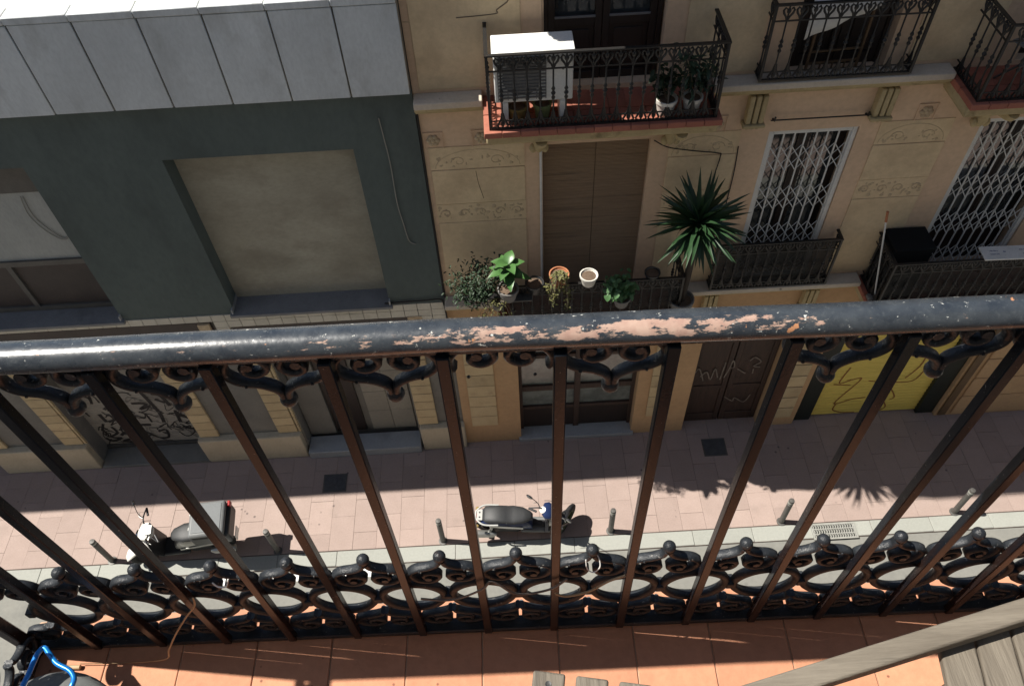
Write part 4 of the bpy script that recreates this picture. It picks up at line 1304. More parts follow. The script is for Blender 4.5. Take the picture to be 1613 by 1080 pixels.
# items on the lower right balcony
bb = thing('void_block', 'black block standing in for the dark void and tarp at the left end of the lower right balcony', 'box', (5.36, 7.4, BZ1))  # added block: fills in the unlit balcony interior with its dark tarp
MB().box(-0.22, 0.3, -0.2, 0.2, 0.0, 0.93).build('body', M['void_black'], bb, bev=0.015)
MB().box(-0.235, 0.315, -0.215, 0.215, 0.93, 0.96).build('lid', M['void_black'], bb, bev=0.01)
br = thing('broom', 'broom handle with reddish tip leaning on the lower right railing', 'broom', (4.98, 7.25, BZ1))
MB().tube([(0.16, -0.05, 0.05), (-0.06, 0.1, 1.34)], 0.012, 8).build('stick', M['white_metal'], br)
MB().tube([(-0.06, 0.1, 1.34), (-0.085, 0.117, 1.5)], 0.018, 8).build('grip', M['pot_red'], br)
MB().box(0.06, 0.28, -0.1, 0.0, 0.0, 0.06).build('brush', M['pot_grey'], br, bev=0.01)
sg = thing('notice_board', 'white board with faint dark writing laid on the lower right railing', 'board', (6.75, 7.1, BZ1 + BAL_H + 0.02), R(-1.5))
MB().box(-0.5, 0.6, -0.13, 0.11, 0.0, 0.03).build('board', M['white_metal'], sg, bev=0.006)
b = MB()
for (u, v_, l) in ((-0.4, 0.02, 0.12), (-0.4, -0.04, 0.12), (-0.22, 0.0, 0.05), (0.0, 0.03, 0.16), (0.02, -0.04, 0.22)):
    for k in range(int(l / 0.02)):
        b.box(u + k * 0.02, u + k * 0.02 + rnd.uniform(0.008, 0.016), v_ - 0.01, v_ + rnd.uniform(0.0, 0.012), 0.0305, 0.0312)
b.build('writing', M['print_blue'], sg)
# behind the middle railing: white cloth and a folded wooden drying rack
cl = MB()
vs = []; n = 10
for i in range(n + 1):
    for j in range(5):
        u = i / n
        vs.append((3.28 + 0.72 * u, 7.58 + 0.02 * math.sin(i * 1.3), F2 + 0.94 - j / 4 * (0.50 - 0.34 * u)))
cl.add(vs, [(i * 5 + j, i * 5 + j + 5, i * 5 + j + 6, i * 5 + j + 1) for i in range(n) for j in range(4)], True)
co_ = cl.build('hung_cloth', M['white_terrace'])
sm_ = co_.modifiers.new('thickness', 'SOLIDIFY'); sm_.thickness = 0.006
tag(co_, 'white cloth hung behind the upper middle railing', 'cloth')
rk = thing('drying_rack', 'small brown wooden rack standing behind the upper middle railing', 'rack', (3.7, 7.66, F2 + 0.02), R(4))
for (a, c, d, e) in ((-0.3, -0.275, 0, 0.62), (0.275, 0.3, 0, 0.8)):
    MB().box(a, c, -0.012, 0.012, d, e).build('upright', M['wood_mid'], rk)
for k, zz in enumerate((0.08, 0.22)):
    MB().box(-0.275, 0.275, -0.01, 0.01, zz, zz + 0.02).build('rung', M['wood_mid'], rk)
for k in range(3):
    MB().box(-0.14 + k * 0.14, -0.125 + k * 0.14, -0.008, 0.008, 0.0, 0.08).build('slat', M['wood_mid'], rk)
# clutter on the upper right balcony
ch = thing('folding_chair', 'grey folding chair on the upper right balcony', 'chair', (5.7, 7.32, BZ2), R(20))
for s in (-0.2, 0.2):
    MB().tube([(s, -0.18, 0.0), (s, 0.12, 0.88)], 0.013, 6).build('leg', M['steel_dull'], ch)
    MB().tube([(s, 0.18, 0.0), (s, -0.16, 0.46)], 0.013, 6).build('leg', M['steel_dull'], ch)
MB().box(-0.2, 0.2, -0.2, 0.18, 0.44, 0.465).build('seat', M['scoot_grey'], ch, bev=0.008)
MB().box(-0.2, 0.2, 0.06, 0.08, 0.62, 0.84).build('backrest', M['scoot_grey'], ch, bev=0.008)

# ================================================================== SCOOTERS (local +x is forward)
def wheel(parent, x, r, w, rimm, steer=0.0, spokes=5, z=None):
    z = r if z is None else z
    Mx = Matrix.Rotation(R(90), 4, 'X')
    wo = MB().lathe([(r * 0.68, -w / 2 * 0.9), (r * 0.86, -w / 2), (r * 0.97, -w * 0.3), (r, 0), (r * 0.97, w * 0.3), (r * 0.86, w / 2), (r * 0.68, w / 2 * 0.9), (r * 0.66, 0), (r * 0.68, -w / 2 * 0.9)], 26, M=Mx).build('wheel', M['tyre'], parent, (x, 0, z), (0, 0, steer))
    b = MB().lathe([(r * 0.6, -w * 0.36), (r * 0.69, -w * 0.4), (r * 0.69, w * 0.4), (r * 0.6, w * 0.36), (r * 0.6, -w * 0.36)], 26, M=Mx)
    b.lathe([(0.03, -w * 0.55), (0.045, -w * 0.4), (0.045, w * 0.4), (0.03, w * 0.55)], 12, M=Mx)
    for k in range(spokes):
        a = k * 2 * math.pi / spokes
        b.box(0.03, r * 0.63, -w * 0.14, w * 0.14, -0.018, 0.018, Matrix.Rotation(a, 4, 'Y'))
    b.build('rim', rimm, wo)
    return wo

def handlebar(parent, x, z, halfw, mirrors=True, steer=0.0, mh=0.2):
    o = MB().tube(smooth_path([(-0.1, -halfw, 0.02), (-0.02, -halfw * 0.5, 0.05), (0, 0, 0.0), (-0.02, halfw * 0.5, 0.05), (-0.1, halfw, 0.02)], 4), 0.012, 8).build('handlebar', M['scoot_black'], parent, (x, 0, z), (0, 0, steer))
    for s in (-1, 1):
        MB().tube([(-0.1, s * (halfw - 0.12), 0.025), (-0.115, s * (halfw + 0.02), 0.017)], 0.019, 8).build('grip', M['scoot_black'], o)
        MB().tube(smooth_path([(-0.02, s * (halfw - 0.14), 0.035), (0.03, s * (halfw - 0.06), 0.03), (0.0, s * (halfw + 0.0), 0.02)], 4), 0.006, 6).build('brake_lever', M['scoot_silver'], o)
        if mirrors:
            MB().tube(smooth_path([(-0.03, s * (halfw - 0.14), 0.04), (0.0, s * (halfw - 0.08), mh * 0.6), (-0.01, s * (halfw + 0.02), mh)], 4), 0.006, 6).build('mirror_stem', M['scoot_black'], o)
            mo = MB().ball((-0.015, s * (halfw + 0.06), mh + 0.02), 0.06, 12, (0.3, 1.05, 0.75)).build('mirror', M['scoot_black'], o)
            MB().ball((-0.027, s * (halfw + 0.06), mh + 0.02), 0.05, 12, (0.25, 1.05, 0.72)).build('mirror_glass', M['mirror'], mo)
    return o

def steer(objs, ang, px):
    for o in objs:
        x, y, z = o.location
        dx = x - px
        o.location = (px + dx * math.cos(ang) - y * math.sin(ang), dx * math.sin(ang) + y * math.cos(ang), z)
        o.rotation_euler = (o.rotation_euler[0], o.rotation_euler[1], o.rotation_euler[2] + ang)

# --- blue and black scooter, facing right
s2 = thing('motor_scooter', 'blue and black scooter with black seat and white tail parked by the kerb', 'scooter', (0.07, 5.86, 0.0), R(-4), group='scooters parked by the kerb')
s2.rotation_euler = (R(7), 0, R(-4))
fr = [wheel(s2, 0.68, 0.31, 0.085, M['rim_green'], 0, 6)]
wheel(s2, -0.58, 0.27, 0.10, M['scoot_black'], 0, 5)
MB().loft([(-0.78, 0, 0.66, 0.06, 0.03), (-0.72, 0, 0.66, 0.125, 0.07), (-0.5, 0, 0.62, 0.15, 0.12), (-0.2, 0, 0.58, 0.15, 0.16), (0.0, 0, 0.5, 0.13, 0.17), (0.1, 0, 0.4, 0.1, 0.1)], 16).build('body', M['scoot_blue'], s2)
MB().loft([(-0.70, 0, 0.755, 0.09, 0.02), (-0.66, 0, 0.765, 0.14, 0.045), (-0.45, 0, 0.775, 0.15, 0.05), (-0.33, 0, 0.765, 0.152, 0.045), (-0.30, 0, 0.755, 0.152, 0.04), (-0.2, 0, 0.75, 0.158, 0.045), (-0.05, 0, 0.74, 0.135, 0.05), (0.07, 0, 0.72, 0.075, 0.045), (0.11, 0, 0.7, 0.04, 0.03)], 16, p=2.8).build('seat', M['scoot_seat'], s2)
b = MB()
b.tube(smooth_path([(-0.45, -0.17, 0.73), (-0.68, -0.165, 0.735), (-0.80, -0.08, 0.74), (-0.82, 0, 0.745), (-0.80, 0.08, 0.74), (-0.68, 0.165, 0.735), (-0.45, 0.17, 0.73)], 5), 0.015, 8)
b.box(-0.80, -0.71, -0.09, 0.09, 0.735, 0.75)
b.build('grab_rail', M['scoot_pale'], s2)
for yy in (-0.04, 0.04):
    MB().lathe([(0.014, 0.7505), (0.014, 0.753)], 10, (-0.755, yy, 0)).build('bolt', M['scoot_black'], s2)
MB().loft([(-0.85, 0, 0.6, 0.05, 0.03), (-0.8, 0, 0.62, 0.08, 0.045), (-0.74, 0, 0.63, 0.1, 0.05)], 12).build('tail_lamp', M['red_lamp'], s2)
MB().box(-0.1, 0.4, -0.13, 0.13, 0.25, 0.32).build('footboard', M['scoot_grey'], s2, bev=0.025, seg=2)
MB().box(0.05, 0.3, -0.06, 0.06, 0.32, 0.36).build('centre_tunnel', M['scoot_black'], s2, bev=0.02, seg=2)
MB().loft([(0.30, 0, 0.32, 0.15, 0.06), (0.36, 0, 0.5, 0.19, 0.14), (0.36, 0, 0.72, 0.17, 0.14), (0.33, 0, 0.9, 0.1, 0.06)], 14).build('leg_shield', M['scoot_black'], s2)
MB().loft([(0.37, 0, 0.62, 0.13, 0.14), (0.44, 0, 0.66, 0.12, 0.14), (0.5, 0, 0.7, 0.07, 0.07)], 14).build('front_fairing', M['scoot_white'], s2)
MB().loft([(0.26, 0, 0.93, 0.06, 0.03), (0.3, 0, 0.96, 0.13, 0.06), (0.38, 0, 0.95, 0.15, 0.07), (0.46, 0, 0.9, 0.09, 0.05)], 14).build('headlamp_cowl', M['scoot_blue'], s2)
MB().lathe([(0.05, 0), (0.055, 0.008), (0.001, 0.012)], 14, M=Matrix.Translation((0.275, 0, 0.995)) @ Matrix.Rotation(R(-25), 4, 'Y')).build('speedometer', M['scoot_white'], s2)
b = MB()
for k in range(4):
    b.ball((0.265 + 0.02 * math.cos(k * 1.57), 0.02 * math.sin(k * 1.57), 1.005), 0.008, 6)
b.build('dial', M['scoot_black'], s2)
fr.append(handlebar(s2, 0.36, 0.95, 0.30, mh=0.22))
for s in (-1, 1):
    fr.append(MB().tube([(0.44, s * 0.07, 0.72), (0.675, s * 0.075, 0.30)], 0.02, 8).build('fork', M['scoot_black'], s2))
fr.append(MB().loft([(0.40, 0, 0.52, 0.045, 0.02), (0.48, 0, 0.60, 0.06, 0.025), (0.6, 0, 0.64, 0.065, 0.025), (0.70, 0, 0.635, 0.055, 0.022), (0.75, 0, 0.62, 0.03, 0.014)], 12).build('front_fender', M['scoot_black'], s2))
steer([fr[1]], R(58), 0.40)
steer([fr[0]] + fr[2:], R(58), 0.60)
MB().loft([(-0.82, 0, 0.5, 0.05, 0.015), (-0.74, 0, 0.56, 0.07, 0.02), (-0.55, 0, 0.575, 0.07, 0.02)], 12).build('rear_fender', M['scoot_black'], s2)
MB().loft([(-0.5, -0.17, 0.3, 0.03, 0.03), (-0.56, -0.175, 0.31, 0.06, 0.06), (-0.8, -0.19, 0.36, 0.065, 0.065), (-0.86, -0.195, 0.375, 0.05, 0.05)], 14, p=2).build('exhaust', M['scoot_silver'], s2)
MB().box(-0.6, -0.1, -0.11, 0.11, 0.2, 0.42).build('engine', M['scoot_black'], s2, bev=0.04, seg=2)
MB().tube([(-0.1, 0.1, 0.25), (-0.16, 0.24, 0.01)], 0.013, 6).build('side_stand', M['scoot_black'], s2)
MB().box(-0.9, -0.888, -0.1, 0.1, 0.42, 0.56).build('number_plate', M['scoot_white'], s2, bev=0.004)
MB().tube([(-0.315, 0.158 * math.sin(a), 0.752 + 0.044 * math.cos(a)) for a in [-1.4 + i * 0.2 for i in range(15)]], 0.004, 5).build('seat_seam', M['scoot_grey'], s2)
for s in (-1, 1):
    MB().ball((-0.80, s * 0.15, 0.63), 0.03, 10, (1.2, 1, 0.8)).build('indicator', M['pot_ochre'], s2)
    MB().ball((0.45, s * 0.14, 0.72), 0.03, 10, (1.2, 0.8, 1)).build('indicator', M['pot_ochre'], s2)
    MB().tube(smooth_path([(0.3, s * 0.16, 0.98), (0.42, s * 0.14, 1.0), (0.46, s * 0.06, 0.9), (0.42, 0, 0.8)], 4), 0.005, 5).build('cable', M['scoot_black'], s2)
    MB().loft([(-0.6, s * 0.148, 0.6, 0.008, 0.03), (-0.3, s * 0.158, 0.58, 0.008, 0.05), (-0.05, s * 0.15, 0.52, 0.008, 0.04)], 10).build('side_trim', M['scoot_white'], s2)
MB().tube([(-0.62, -0.14, 0.3), (-0.55, -0.14, 0.58)], 0.028, 8).build('shock_absorber', M['scoot_silver'], s2)

# --- delivery scooter, facing left
s1 = thing('motor_scooter', 'white fronted scooter with a large grey delivery box on its back', 'scooter', (-5.66, 5.86, 0.0), R(184), group='scooters parked by the kerb')
s1.rotation_euler = (R(-5), 0, R(184))
fr = [wheel(s1, 0.66, 0.25, 0.10, M['scoot_grey'], 0, 5)]
wheel(s1, -0.58, 0.25, 0.11, M['scoot_black'], 0, 5)
MB().loft([(-0.86, 0, 0.62, 0.07, 0.04), (-0.78, 0, 0.62, 0.13, 0.08), (-0.5, 0, 0.58, 0.16, 0.13), (-0.15, 0, 0.54, 0.155, 0.16), (0.02, 0, 0.46, 0.13, 0.15), (0.1, 0, 0.38, 0.1, 0.09)], 16).build('body', M['scoot_silver'], s1)
MB().loft([(-0.5, 0, 0.76, 0.12, 0.03), (-0.4, 0, 0.77, 0.16, 0.05), (-0.15, 0, 0.75, 0.16, 0.05), (0.02, 0, 0.72, 0.1, 0.05), (0.07, 0, 0.7, 0.05, 0.03)], 16, p=2.8).build('seat', M['scoot_seat'], s1)
MB().box(-0.1, 0.42, -0.16, 0.16, 0.22, 0.30).build('footboard', M['scoot_black'], s1, bev=0.025, seg=2)
MB().loft([(0.32, 0, 0.3, 0.18, 0.06), (0.38, 0, 0.5, 0.21, 0.16), (0.38, 0, 0.74, 0.19, 0.14), (0.35, 0, 0.92, 0.1, 0.06)], 14).build('leg_shield', M['scoot_black'], s1)
MB().loft([(0.40, 0, 0.6, 0.17, 0.2), (0.5, 0, 0.62, 0.15, 0.19), (0.6, 0, 0.6, 0.09, 0.13), (0.64, 0, 0.57, 0.03, 0.05)], 14).build('front_fairing', M['scoot_white'], s1)
fr.append(MB().loft([(0.50, 0, 0.45, 0.06, 0.02), (0.56, 0, 0.52, 0.09, 0.04), (0.7, 0, 0.535, 0.095, 0.045), (0.84, 0, 0.47, 0.085, 0.04), (0.93, 0, 0.38, 0.05, 0.02)], 12).build('front_fender', M['scoot_white'], s1))
MB().loft([(0.26, 0, 0.95, 0.07, 0.03), (0.32, 0, 0.98, 0.15, 0.06), (0.42, 0, 0.96, 0.16, 0.07), (0.5, 0, 0.9, 0.1, 0.05)], 14).build('headlamp_cowl', M['scoot_white'], s1)
MB().box(0.25, 0.36, -0.08, 0.08, 1.03, 1.05).build('instrument_panel', M['scoot_silver'], s1, bev=0.008)
fr.append(handlebar(s1, 0.36, 0.98, 0.31, mh=0.24))
for s in (-1, 1):
    fr.append(MB().tube([(0.44, s * 0.08, 0.6), (0.66, s * 0.085, 0.25)], 0.022, 8).build('fork', M['scoot_grey'], s1))
steer(fr, R(24), 0.48)
MB().box(-0.62, -0.1, -0.12, 0.12, 0.18, 0.42).build('engine', M['scoot_black'], s1, bev=0.04, seg=2)
MB().loft([(-0.45, 0.17, 0.28, 0.03, 0.03), (-0.52, 0.175, 0.29, 0.06, 0.06), (-0.82, 0.19, 0.32, 0.065, 0.065), (-0.88, 0.195, 0.33, 0.05, 0.05)], 14, p=2).build('exhaust', M['scoot_silver'], s1)
MB().box(-0.9, -0.36, -0.12, 0.12, 0.755, 0.80).build('carrier', M['scoot_black'], s1, bev=0.01)
bx_ = MB().box(-1.0, -0.38, -0.285, 0.285, 0.80, 1.12).build('delivery_box', M['box_black'], s1, bev=0.05, seg=3)
MB().box(-0.955, -0.395, -0.29, 0.29, 1.12, 1.225).build('lid', M['scoot_grey'], bx_, bev=0.05, seg=3)
MB().box(-0.9, -0.45, -0.235, 0.235, 1.2255, 1.233).build('lid_panel', M['box_grey'], bx_, bev=0.004)
MB().box(-1.004, -0.96, -0.29, -0.2, 1.06, 1.16).build('reflector', M['red_lamp'], bx_, bev=0.008)
MB().tube([(-0.1, -0.1, 0.22), (-0.16, -0.24, 0.01)], 0.013, 6).build('side_stand', M['scoot_black'], s1)
MB().box(-0.93, -0.918, -0.1, 0.1, 0.42, 0.56).build('number_plate', M['scoot_white'], s1, bev=0.004)
for s in (-1, 1):
    MB().ball((-0.84, s * 0.16, 0.6), 0.03, 10, (1.2, 1, 0.8)).build('indicator', M['pot_ochre'], s1)
    MB().tube(smooth_path([(0.3, s * 0.17, 1.0), (0.42, s * 0.15, 1.04), (0.48, s * 0.07, 0.95), (0.44, 0, 0.85)], 4), 0.005, 5).build('cable', M['scoot_black'], s1)
    MB().loft([(-0.7, s * 0.15, 0.52, 0.01, 0.02), (-0.3, s * 0.168, 0.5, 0.01, 0.03), (0.0, s * 0.15, 0.42, 0.01, 0.03)], 10).build('side_trim', M['scoot_silver'], s1)
MB().ball((0.52, 0, 0.9), 0.07, 12, (0.5, 1.2, 0.8)).build('headlamp', M['mirror'], s1)
for s in (-1, 1):
    MB().box(-0.42, -0.375, s * 0.12 - 0.03, s * 0.12 + 0.03, 1.08, 1.16).build('latch', M['scoot_silver'], bx_, bev=0.006)

# ================================================================== OWN BALCONY
ZF = 10.44
YAW = -0.016
# house wall behind the camera
ow = thing('rendered_house', 'pale rendered house wall that carries the terracotta balcony', 'building', (0, 0, 0))
MB().box(-18, 18, -8, -0.45, 0, 16.0).build('wall', M['own_wall'], ow)
bf = tag(MB().box(-1.325, 1.75, -0.449, 0.768, ZF - 0.18, ZF - 0.004).build('balcony_floor', M['mortar'], bev=0.01), kind='structure')
bf.rotation_euler = (0, 0, YAW)
TW = 0.194
tm1 = MB().box(0.0016, TW - 0.0016, 0.385, 0.774, -0.04, 0.0).mesh('floor_tile', M['terracotta'])
tm2 = MB().box(0.0016, TW - 0.0016, -0.02, 0.38, -0.04, 0.0).mesh('floor_tile', M['terracotta'])
tm3 = MB().box(0.0016, TW - 0.0016, -0.44, -0.025, -0.04, 0.0).mesh('floor_tile', M['terracotta'])
for k in range(-8, 9):
    for tmx in (tm1, tm2, tm3):
        x = 0.063 + TW * k
        if x > -1.35 and x < 1.62:
            put('floor_tile', tmx, bf, (x, 0, ZF + rnd.uniform(-0.0012, 0.001)), (rnd.uniform(-.0015, .0015), rnd.uniform(-.002, .002), 0), bev=0.0018)

RL = thing('balcony_railing', 'worn black iron balcony railing with scrolled friezes and chipped handrail', 'railing', (0, 0.70, ZF), YAW)
P0 = 0.065
PIT = 0.1675
KL, KR = -8, 9
XL, XR = P0 + PIT * KL, P0 + PIT * KR
HZ = 1.20

def rail_profile():
    pr = []
    for i in range(20):
        a = 2 * math.pi * i / 20
        y, z = 0.0255 * math.cos(a), 0.0215 * math.sin(a)
        if z < -0.013:
            z = -0.013 + (z + 0.013) * 0.3
        pr.append((y, z))
    return pr
def handrail(x0, x1):
    b = MB()
    pr = rail_profile()
    n = len(pr); k = 90
    vs = []
    r2 = random.Random(3)
    ph = [r2.uniform(0, 6) for _ in range(4)]
    for i in range(k + 1):
        x = x0 + (x1 - x0) * i / k
        dz = 0.0012 * math.sin(x * 4 + ph[0]) + 0.0006 * math.sin(x * 17 + ph[1])
        dy = 0.001 * math.sin(x * 5 + ph[2])
        for (y, z) in pr:
            vs.append((x, y + dy, z + dz))
    fs = []
    for i in range(k):
        for j in range(n):
            fs.append((i * n + j, i * n + (j + 1) % n, (i + 1) * n + (j + 1) % n, (i + 1) * n + j))
    fs.append(tuple(range(n))); fs.append(tuple(k * n + j for j in range(n)))
    b.add(vs, fs, True)
    return b
handrail(XL - 0.03, XR + 0.03).build('handrail', M['rail'], RL, (0, 0, HZ))
handrail(-0.026, 1.10).build('handrail', M['rail'], RL, (XL, 0, HZ), (0, 0, R(-90)))
handrail(-0.026, 1.10).build('handrail', M['rail'], RL, (XR, 0, HZ), (0, 0, R(-90)))
sub = MB().box(XL, XR, -0.014, 0.014, HZ - 0.024, HZ - 0.0145).build('top_flat', M['iron'], RL)

SP = smooth_path([(0.004, 0.012), (0.009, 0.030), (0.030, 0.045), (0.058, 0.053), (0.0755, 0.070), (0.0745, 0.091), (0.060, 0.110), (0.039, 0.117), (0.019, 0.110), (0.0095, 0.092), (0.016, 0.078), (0.031, 0.072), (0.044, 0.079), (0.045, 0.091), (0.036, 0.096)], 5)
def bracket_mesh(ball=True, stem=True, sz=1.0, name='scroll_bracket'):
    b = MB()
    for s in (-1, 1):
        path = [(s * p[0], sz * p[1]) for p in SP]
        if not stem:
            path = path[18:]
        b.ribbon(path, 0.012, 0.022)
        q = SP[-1]
        b.tube([(s * q[0], -0.012, sz * q[1]), (s * q[0], 0.012, sz * q[1])], 0.0085, 8)
        # rivets
        b.ball((s * 0.05, -0.0115, sz * 0.05), 0.003, 6)
    return b.mesh(name, M['iron'])
bm_full = bracket_mesh()
bm_nostem = bracket_mesh(stem=False)
ballm = MB().ball((0, 0, 0), 0.0145, 16).mesh('ball', M['iron'])
bm_down = bracket_mesh(sz=-1.0)
bm_low = bracket_mesh(sz=-0.8)
ringm = MB().ribbon([(0.0735 * math.cos(2 * math.pi * i / 40), 0.0735 * math.sin(2 * math.pi * i / 40)) for i in range(40)], 0.0185, 0.023, close=True).mesh('ring', M['iron'])
collm = MB().box(-0.009, 0.009, -0.014, 0.014, -0.012, 0.012).mesh('collar', M['iron'])
barm = MB().box(-0.0098, 0.0098, -0.0098, 0.0098, 0.02, HZ - 0.02).mesh('baluster', M['bar'])

def rail_run(org, rot, n, skip=(), broken=()):
    """n gaps along local +x from org"""
    Rm = Matrix.Rotation(rot, 3, 'Z')
    def at(u, y, z):
        return org + Rm @ Vector((u, y, z))
    e = (0, 0, rot)
    for k in range(n + 1):
        put('baluster', barm, RL, at(k * PIT, -0.014, 0), (rnd.uniform(-.004, .004), rnd.uniform(-.004, .004), rot), bev=0.0018)
        if k not in (0, n):
            put('ring', ringm, RL, at(k * PIT, 0.011, 0.215), (0, rnd.uniform(-.03, .03), rot))
    for k in range(n):
        u = (k + 0.5) * PIT
        jit = (0, rnd.uniform(-.03, .03), rot)
        if k not in skip:
            o = put('scroll_bracket', bm_nostem if k in broken else bm_full, RL, at(u, 0.011, 1.052), jit)
            if k not in broken:
                put('ball', ballm, o, (0, 0, 0))
        o = put('scroll_bracket', bm_down, RL, at(u, 0.011, 0.426), (0, rnd.uniform(-.04, .04), rot))
        put('ball', ballm, o, (0, 0, 0.002))
        put('scroll_bracket', bm_low, RL, at(u, 0.011, 0.135), e)
        put('collar', collm, RL, at(u, 0.011, 0.215), e, bev=0.002)

    b = MB().box(-0.012, n * PIT + 0.012, -0.018, 0.018, 0.012, 0.03)
    b.build('bottom_rail', M['iron'], RL, org, e, bev=0.003)
k1 = 1 - KL          # gap between the bars at 0.234 and 0.405
rail_run(Vector((XL, 0, 0)), 0.0, KR - KL, skip=(k1,), broken=(-1 - KL,))
rail_run(Vector((XL, 0, 0)), R(-90), 6)
rail_run(Vector((XR, 0, 0)), R(-90), 6)
for xe in (XL, XR):
    MB().box(xe - 0.014, xe + 0.014, -0.028, 0.0, 0.0, HZ - 0.01).build('corner_post', M['bar'], RL, bev=0.003)

# tie wires left on the frieze
def wire(pts, r, m, label, cat='wire', name='tie_wire', n=6):
    o = MB().tube(smooth_path(pts, 6), r, n).build(name, m)
    return tag(o, label, cat)
wire([(-0.24, 0.668, ZF + 0.31), (-0.17, 0.665, ZF + 0.30), (-0.10, 0.665, ZF + 0.35), (-0.08, 0.672, ZF + 0.375), (-0.06, 0.67, ZF + 0.36), (-0.02, 0.662, ZF + 0.32), (0.05, 0.662, ZF + 0.335), (0.09, 0.668, ZF + 0.375)], 0.0028, M['wire'], 'thin brown wire twisted along the frieze left of the middle bar')
wire([(0.133, 0.693, ZF + 0.415), (0.136, 0.682, ZF + 0.392), (0.15, 0.678, ZF + 0.38), (0.164, 0.684, ZF + 0.395), (0.16, 0.70, ZF + 0.415), (0.145, 0.708, ZF + 0.418)], 0.0014, M['white_metal'], 'pale wire loop round the ball right of the middle bar')
wire([(0.065, 0.662, ZF + 0.31), (0.09, 0.66, ZF + 0.295), (0.14, 0.662, ZF + 0.31), (0.185, 0.668, ZF + 0.35), (0.22, 0.67, ZF + 0.37)], 0.003, M['strap'], 'bent pale wire on the frieze right of the middle bar')
wire([(-0.682, 0.69, ZF + 0.415), (-0.672, 0.685, ZF + 0.403), (-0.655, 0.685, ZF + 0.403), (-0.648, 0.695, ZF + 0.418)], 0.0018, M['white_metal'], 'pale wire ring round a ball left of the scooter box')
st = MB()
pts = smooth_path([(-0.725, 0.665, ZF + 0.40), (-0.735, 0.662, ZF + 0.36), (-0.775, 0.66, ZF + 0.30), (-0.84, 0.66, ZF + 0.19), (-0.893, 0.66, ZF + 0.09), (-0.93, 0.66, ZF + 0.02), (-1.04, 0.66, ZF + 0.012), (-1.15, 0.664, ZF + 0.012)], 6)
st.tube(pts, 0.0022, 6, flat=0.5)
tag(st.build('strap', M['strap']), 'tan plastic strap hanging from the frieze to the tiles', 'strap')
cig = tag(MB().tube([(-1.20, 0.66, ZF + 0.008), (-1.15, 0.657, ZF + 0.008)], 0.006, 8).build('cork_peg', M['strap']), 'short tan peg lying on the tiles at the foot of the railing', 'peg')

# slatted teak table in the middle of the bottom edge
tb = thing('slatted_table', 'weathered wooden table with screwed slats at the bottom centre', 'table', (0.0, 0.0, ZF))
TZ = 0.71
ang = math.atan2(-0.035, 0.192)
Rt = Matrix.Translation((0.004, 0.386, TZ)) @ Matrix.Rotation(ang, 4, 'Z')
for k in range(6):
    b = MB().box(k * 0.0705, k * 0.0705 + 0.053, -0.62, 0.0, -0.016, 0.0, Rt)
    o = b.build('slat', M['teak'], tb, bev=0.004, seg=2)
    for yy in (-0.02, -0.60):
        c = Rt @ Vector((k * 0.0705 + 0.0265, yy, 0.0002))
        MB().lathe([(0.0052, 0.0), (0.0052, 0.0008), (0.003, 0.0003), (0.001, 0.0003)], 10, c).build('screw', M['screw'], o)
for yy in (-0.045, -0.6):
    MB().box(-0.0, 0.41, yy - 0.012, yy + 0.018, -0.05, -0.0165, Rt).build('cross_rail', M['teak_rail'], tb, bev=0.004)
for (lx, ly) in ((0.02, -0.06), (0.37, -0.06), (0.02, -0.585), (0.37, -0.585)):
    MB().box(lx, lx + 0.03, ly, ly + 0.03, -TZ, -0.05, Rt).build('leg', M['teak'], tb, bev=0.003)

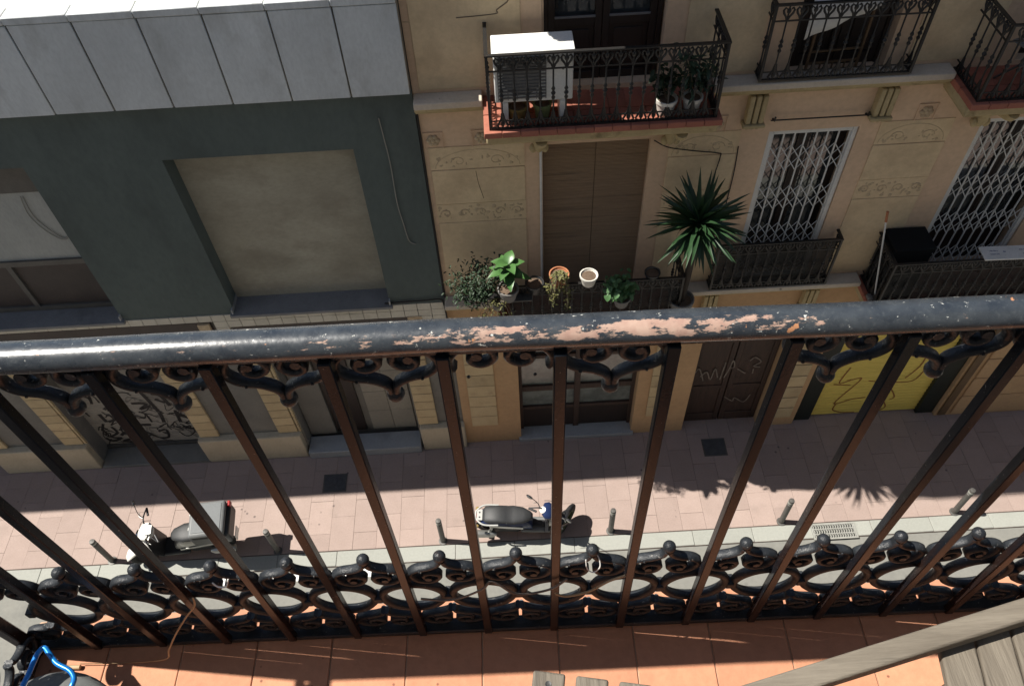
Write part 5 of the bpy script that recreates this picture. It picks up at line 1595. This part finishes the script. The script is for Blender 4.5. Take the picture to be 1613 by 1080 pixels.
# folding chair at the right
cz = ZF + 0.76
chr_ = thing('wooden_chair', 'grey weathered wooden folding chair at the bottom right corner', 'chair', (0, 0, cz))
a0 = Vector((0.30, 0.325, 0)); a1 = Vector((0.98, 0.478, 0))
an = math.atan2(a1.y - a0.y, a1.x - a0.x)
Rr = Matrix.Translation(a0) @ Matrix.Rotation(an, 4, 'Z')
L = (a1 - a0).length
MB().box(-0.02, L, -0.034, 0.0, -0.04, 0.0, Rr).build('seat_rail', M['teak_rail'], chr_, bev=0.004, seg=2)
MB().box(-0.06, 0.02, -0.031, -0.003, -0.06, -0.004, Rr).build('rail_end', M['teak_rail'], chr_, bev=0.003)
MB().box(-0.02, L, -0.53, -0.496, -0.04, 0.0, Rr).build('seat_rail', M['teak_rail'], chr_, bev=0.004, seg=2)
Rs = Matrix.Translation((0.0, 0.0, -0.042))
for k in range(5):
    base = Vector((0.672 + k * 0.064, 0.404 + k * 0.0144, -0.0415))
    Q = Matrix.Translation(base) @ Matrix.Rotation(R(-8.5), 4, 'Z')
    MB().box(0.0, 0.058, -0.5, 0.0, -0.018, 0.0, Q).build('slat', M['teak'], chr_, bev=0.004, seg=2)
for (lx, ly) in ((0.05, -0.03), (L - 0.06, -0.03), (0.05, -0.52), (L - 0.06, -0.52)):
    MB().box(lx, lx + 0.03, ly, ly + 0.025, -0.76, -0.04, Rr).build('leg', M['teak'], chr_, bev=0.003)

# grey tub with a blue loop handle, bottom left
tu = thing('grey_tub', 'dark grey domed tub at the bottom left corner of the balcony', 'tub', (-1.13, 0.425, ZF))
MB().lathe([(0.15, 0.0), (0.178, 0.015), (0.19, 0.09), (0.19, 0.115), (0.175, 0.135), (0.13, 0.155), (0.07, 0.166), (0.001, 0.17)], 40).build('body', M['tub_grey'], tu)
bl = thing('blue_loop', 'shiny blue metal loop lying on the grey tub', 'loop', (0, 0, ZF + 0.2))
lp = smooth_path([(-1.165, 0.56, 0.0), (-1.16, 0.583, 0.0), (-1.157, 0.61, 0.0), (-1.153, 0.634, 0.0), (-1.142, 0.645, 0.0), (-1.125, 0.63, 0.0), (-1.10, 0.607, 0.0), (-1.066, 0.59, 0.0), (-1.05, 0.572, 0.0), (-1.05, 0.555, 0.0), (-1.06, 0.535, -0.005), (-1.09, 0.515, -0.012), (-1.14, 0.53, -0.008), (-1.165, 0.56, 0.0)], 7)
MB().tube(lp, 0.0062, 10).build('tube', M['blue'], bl)
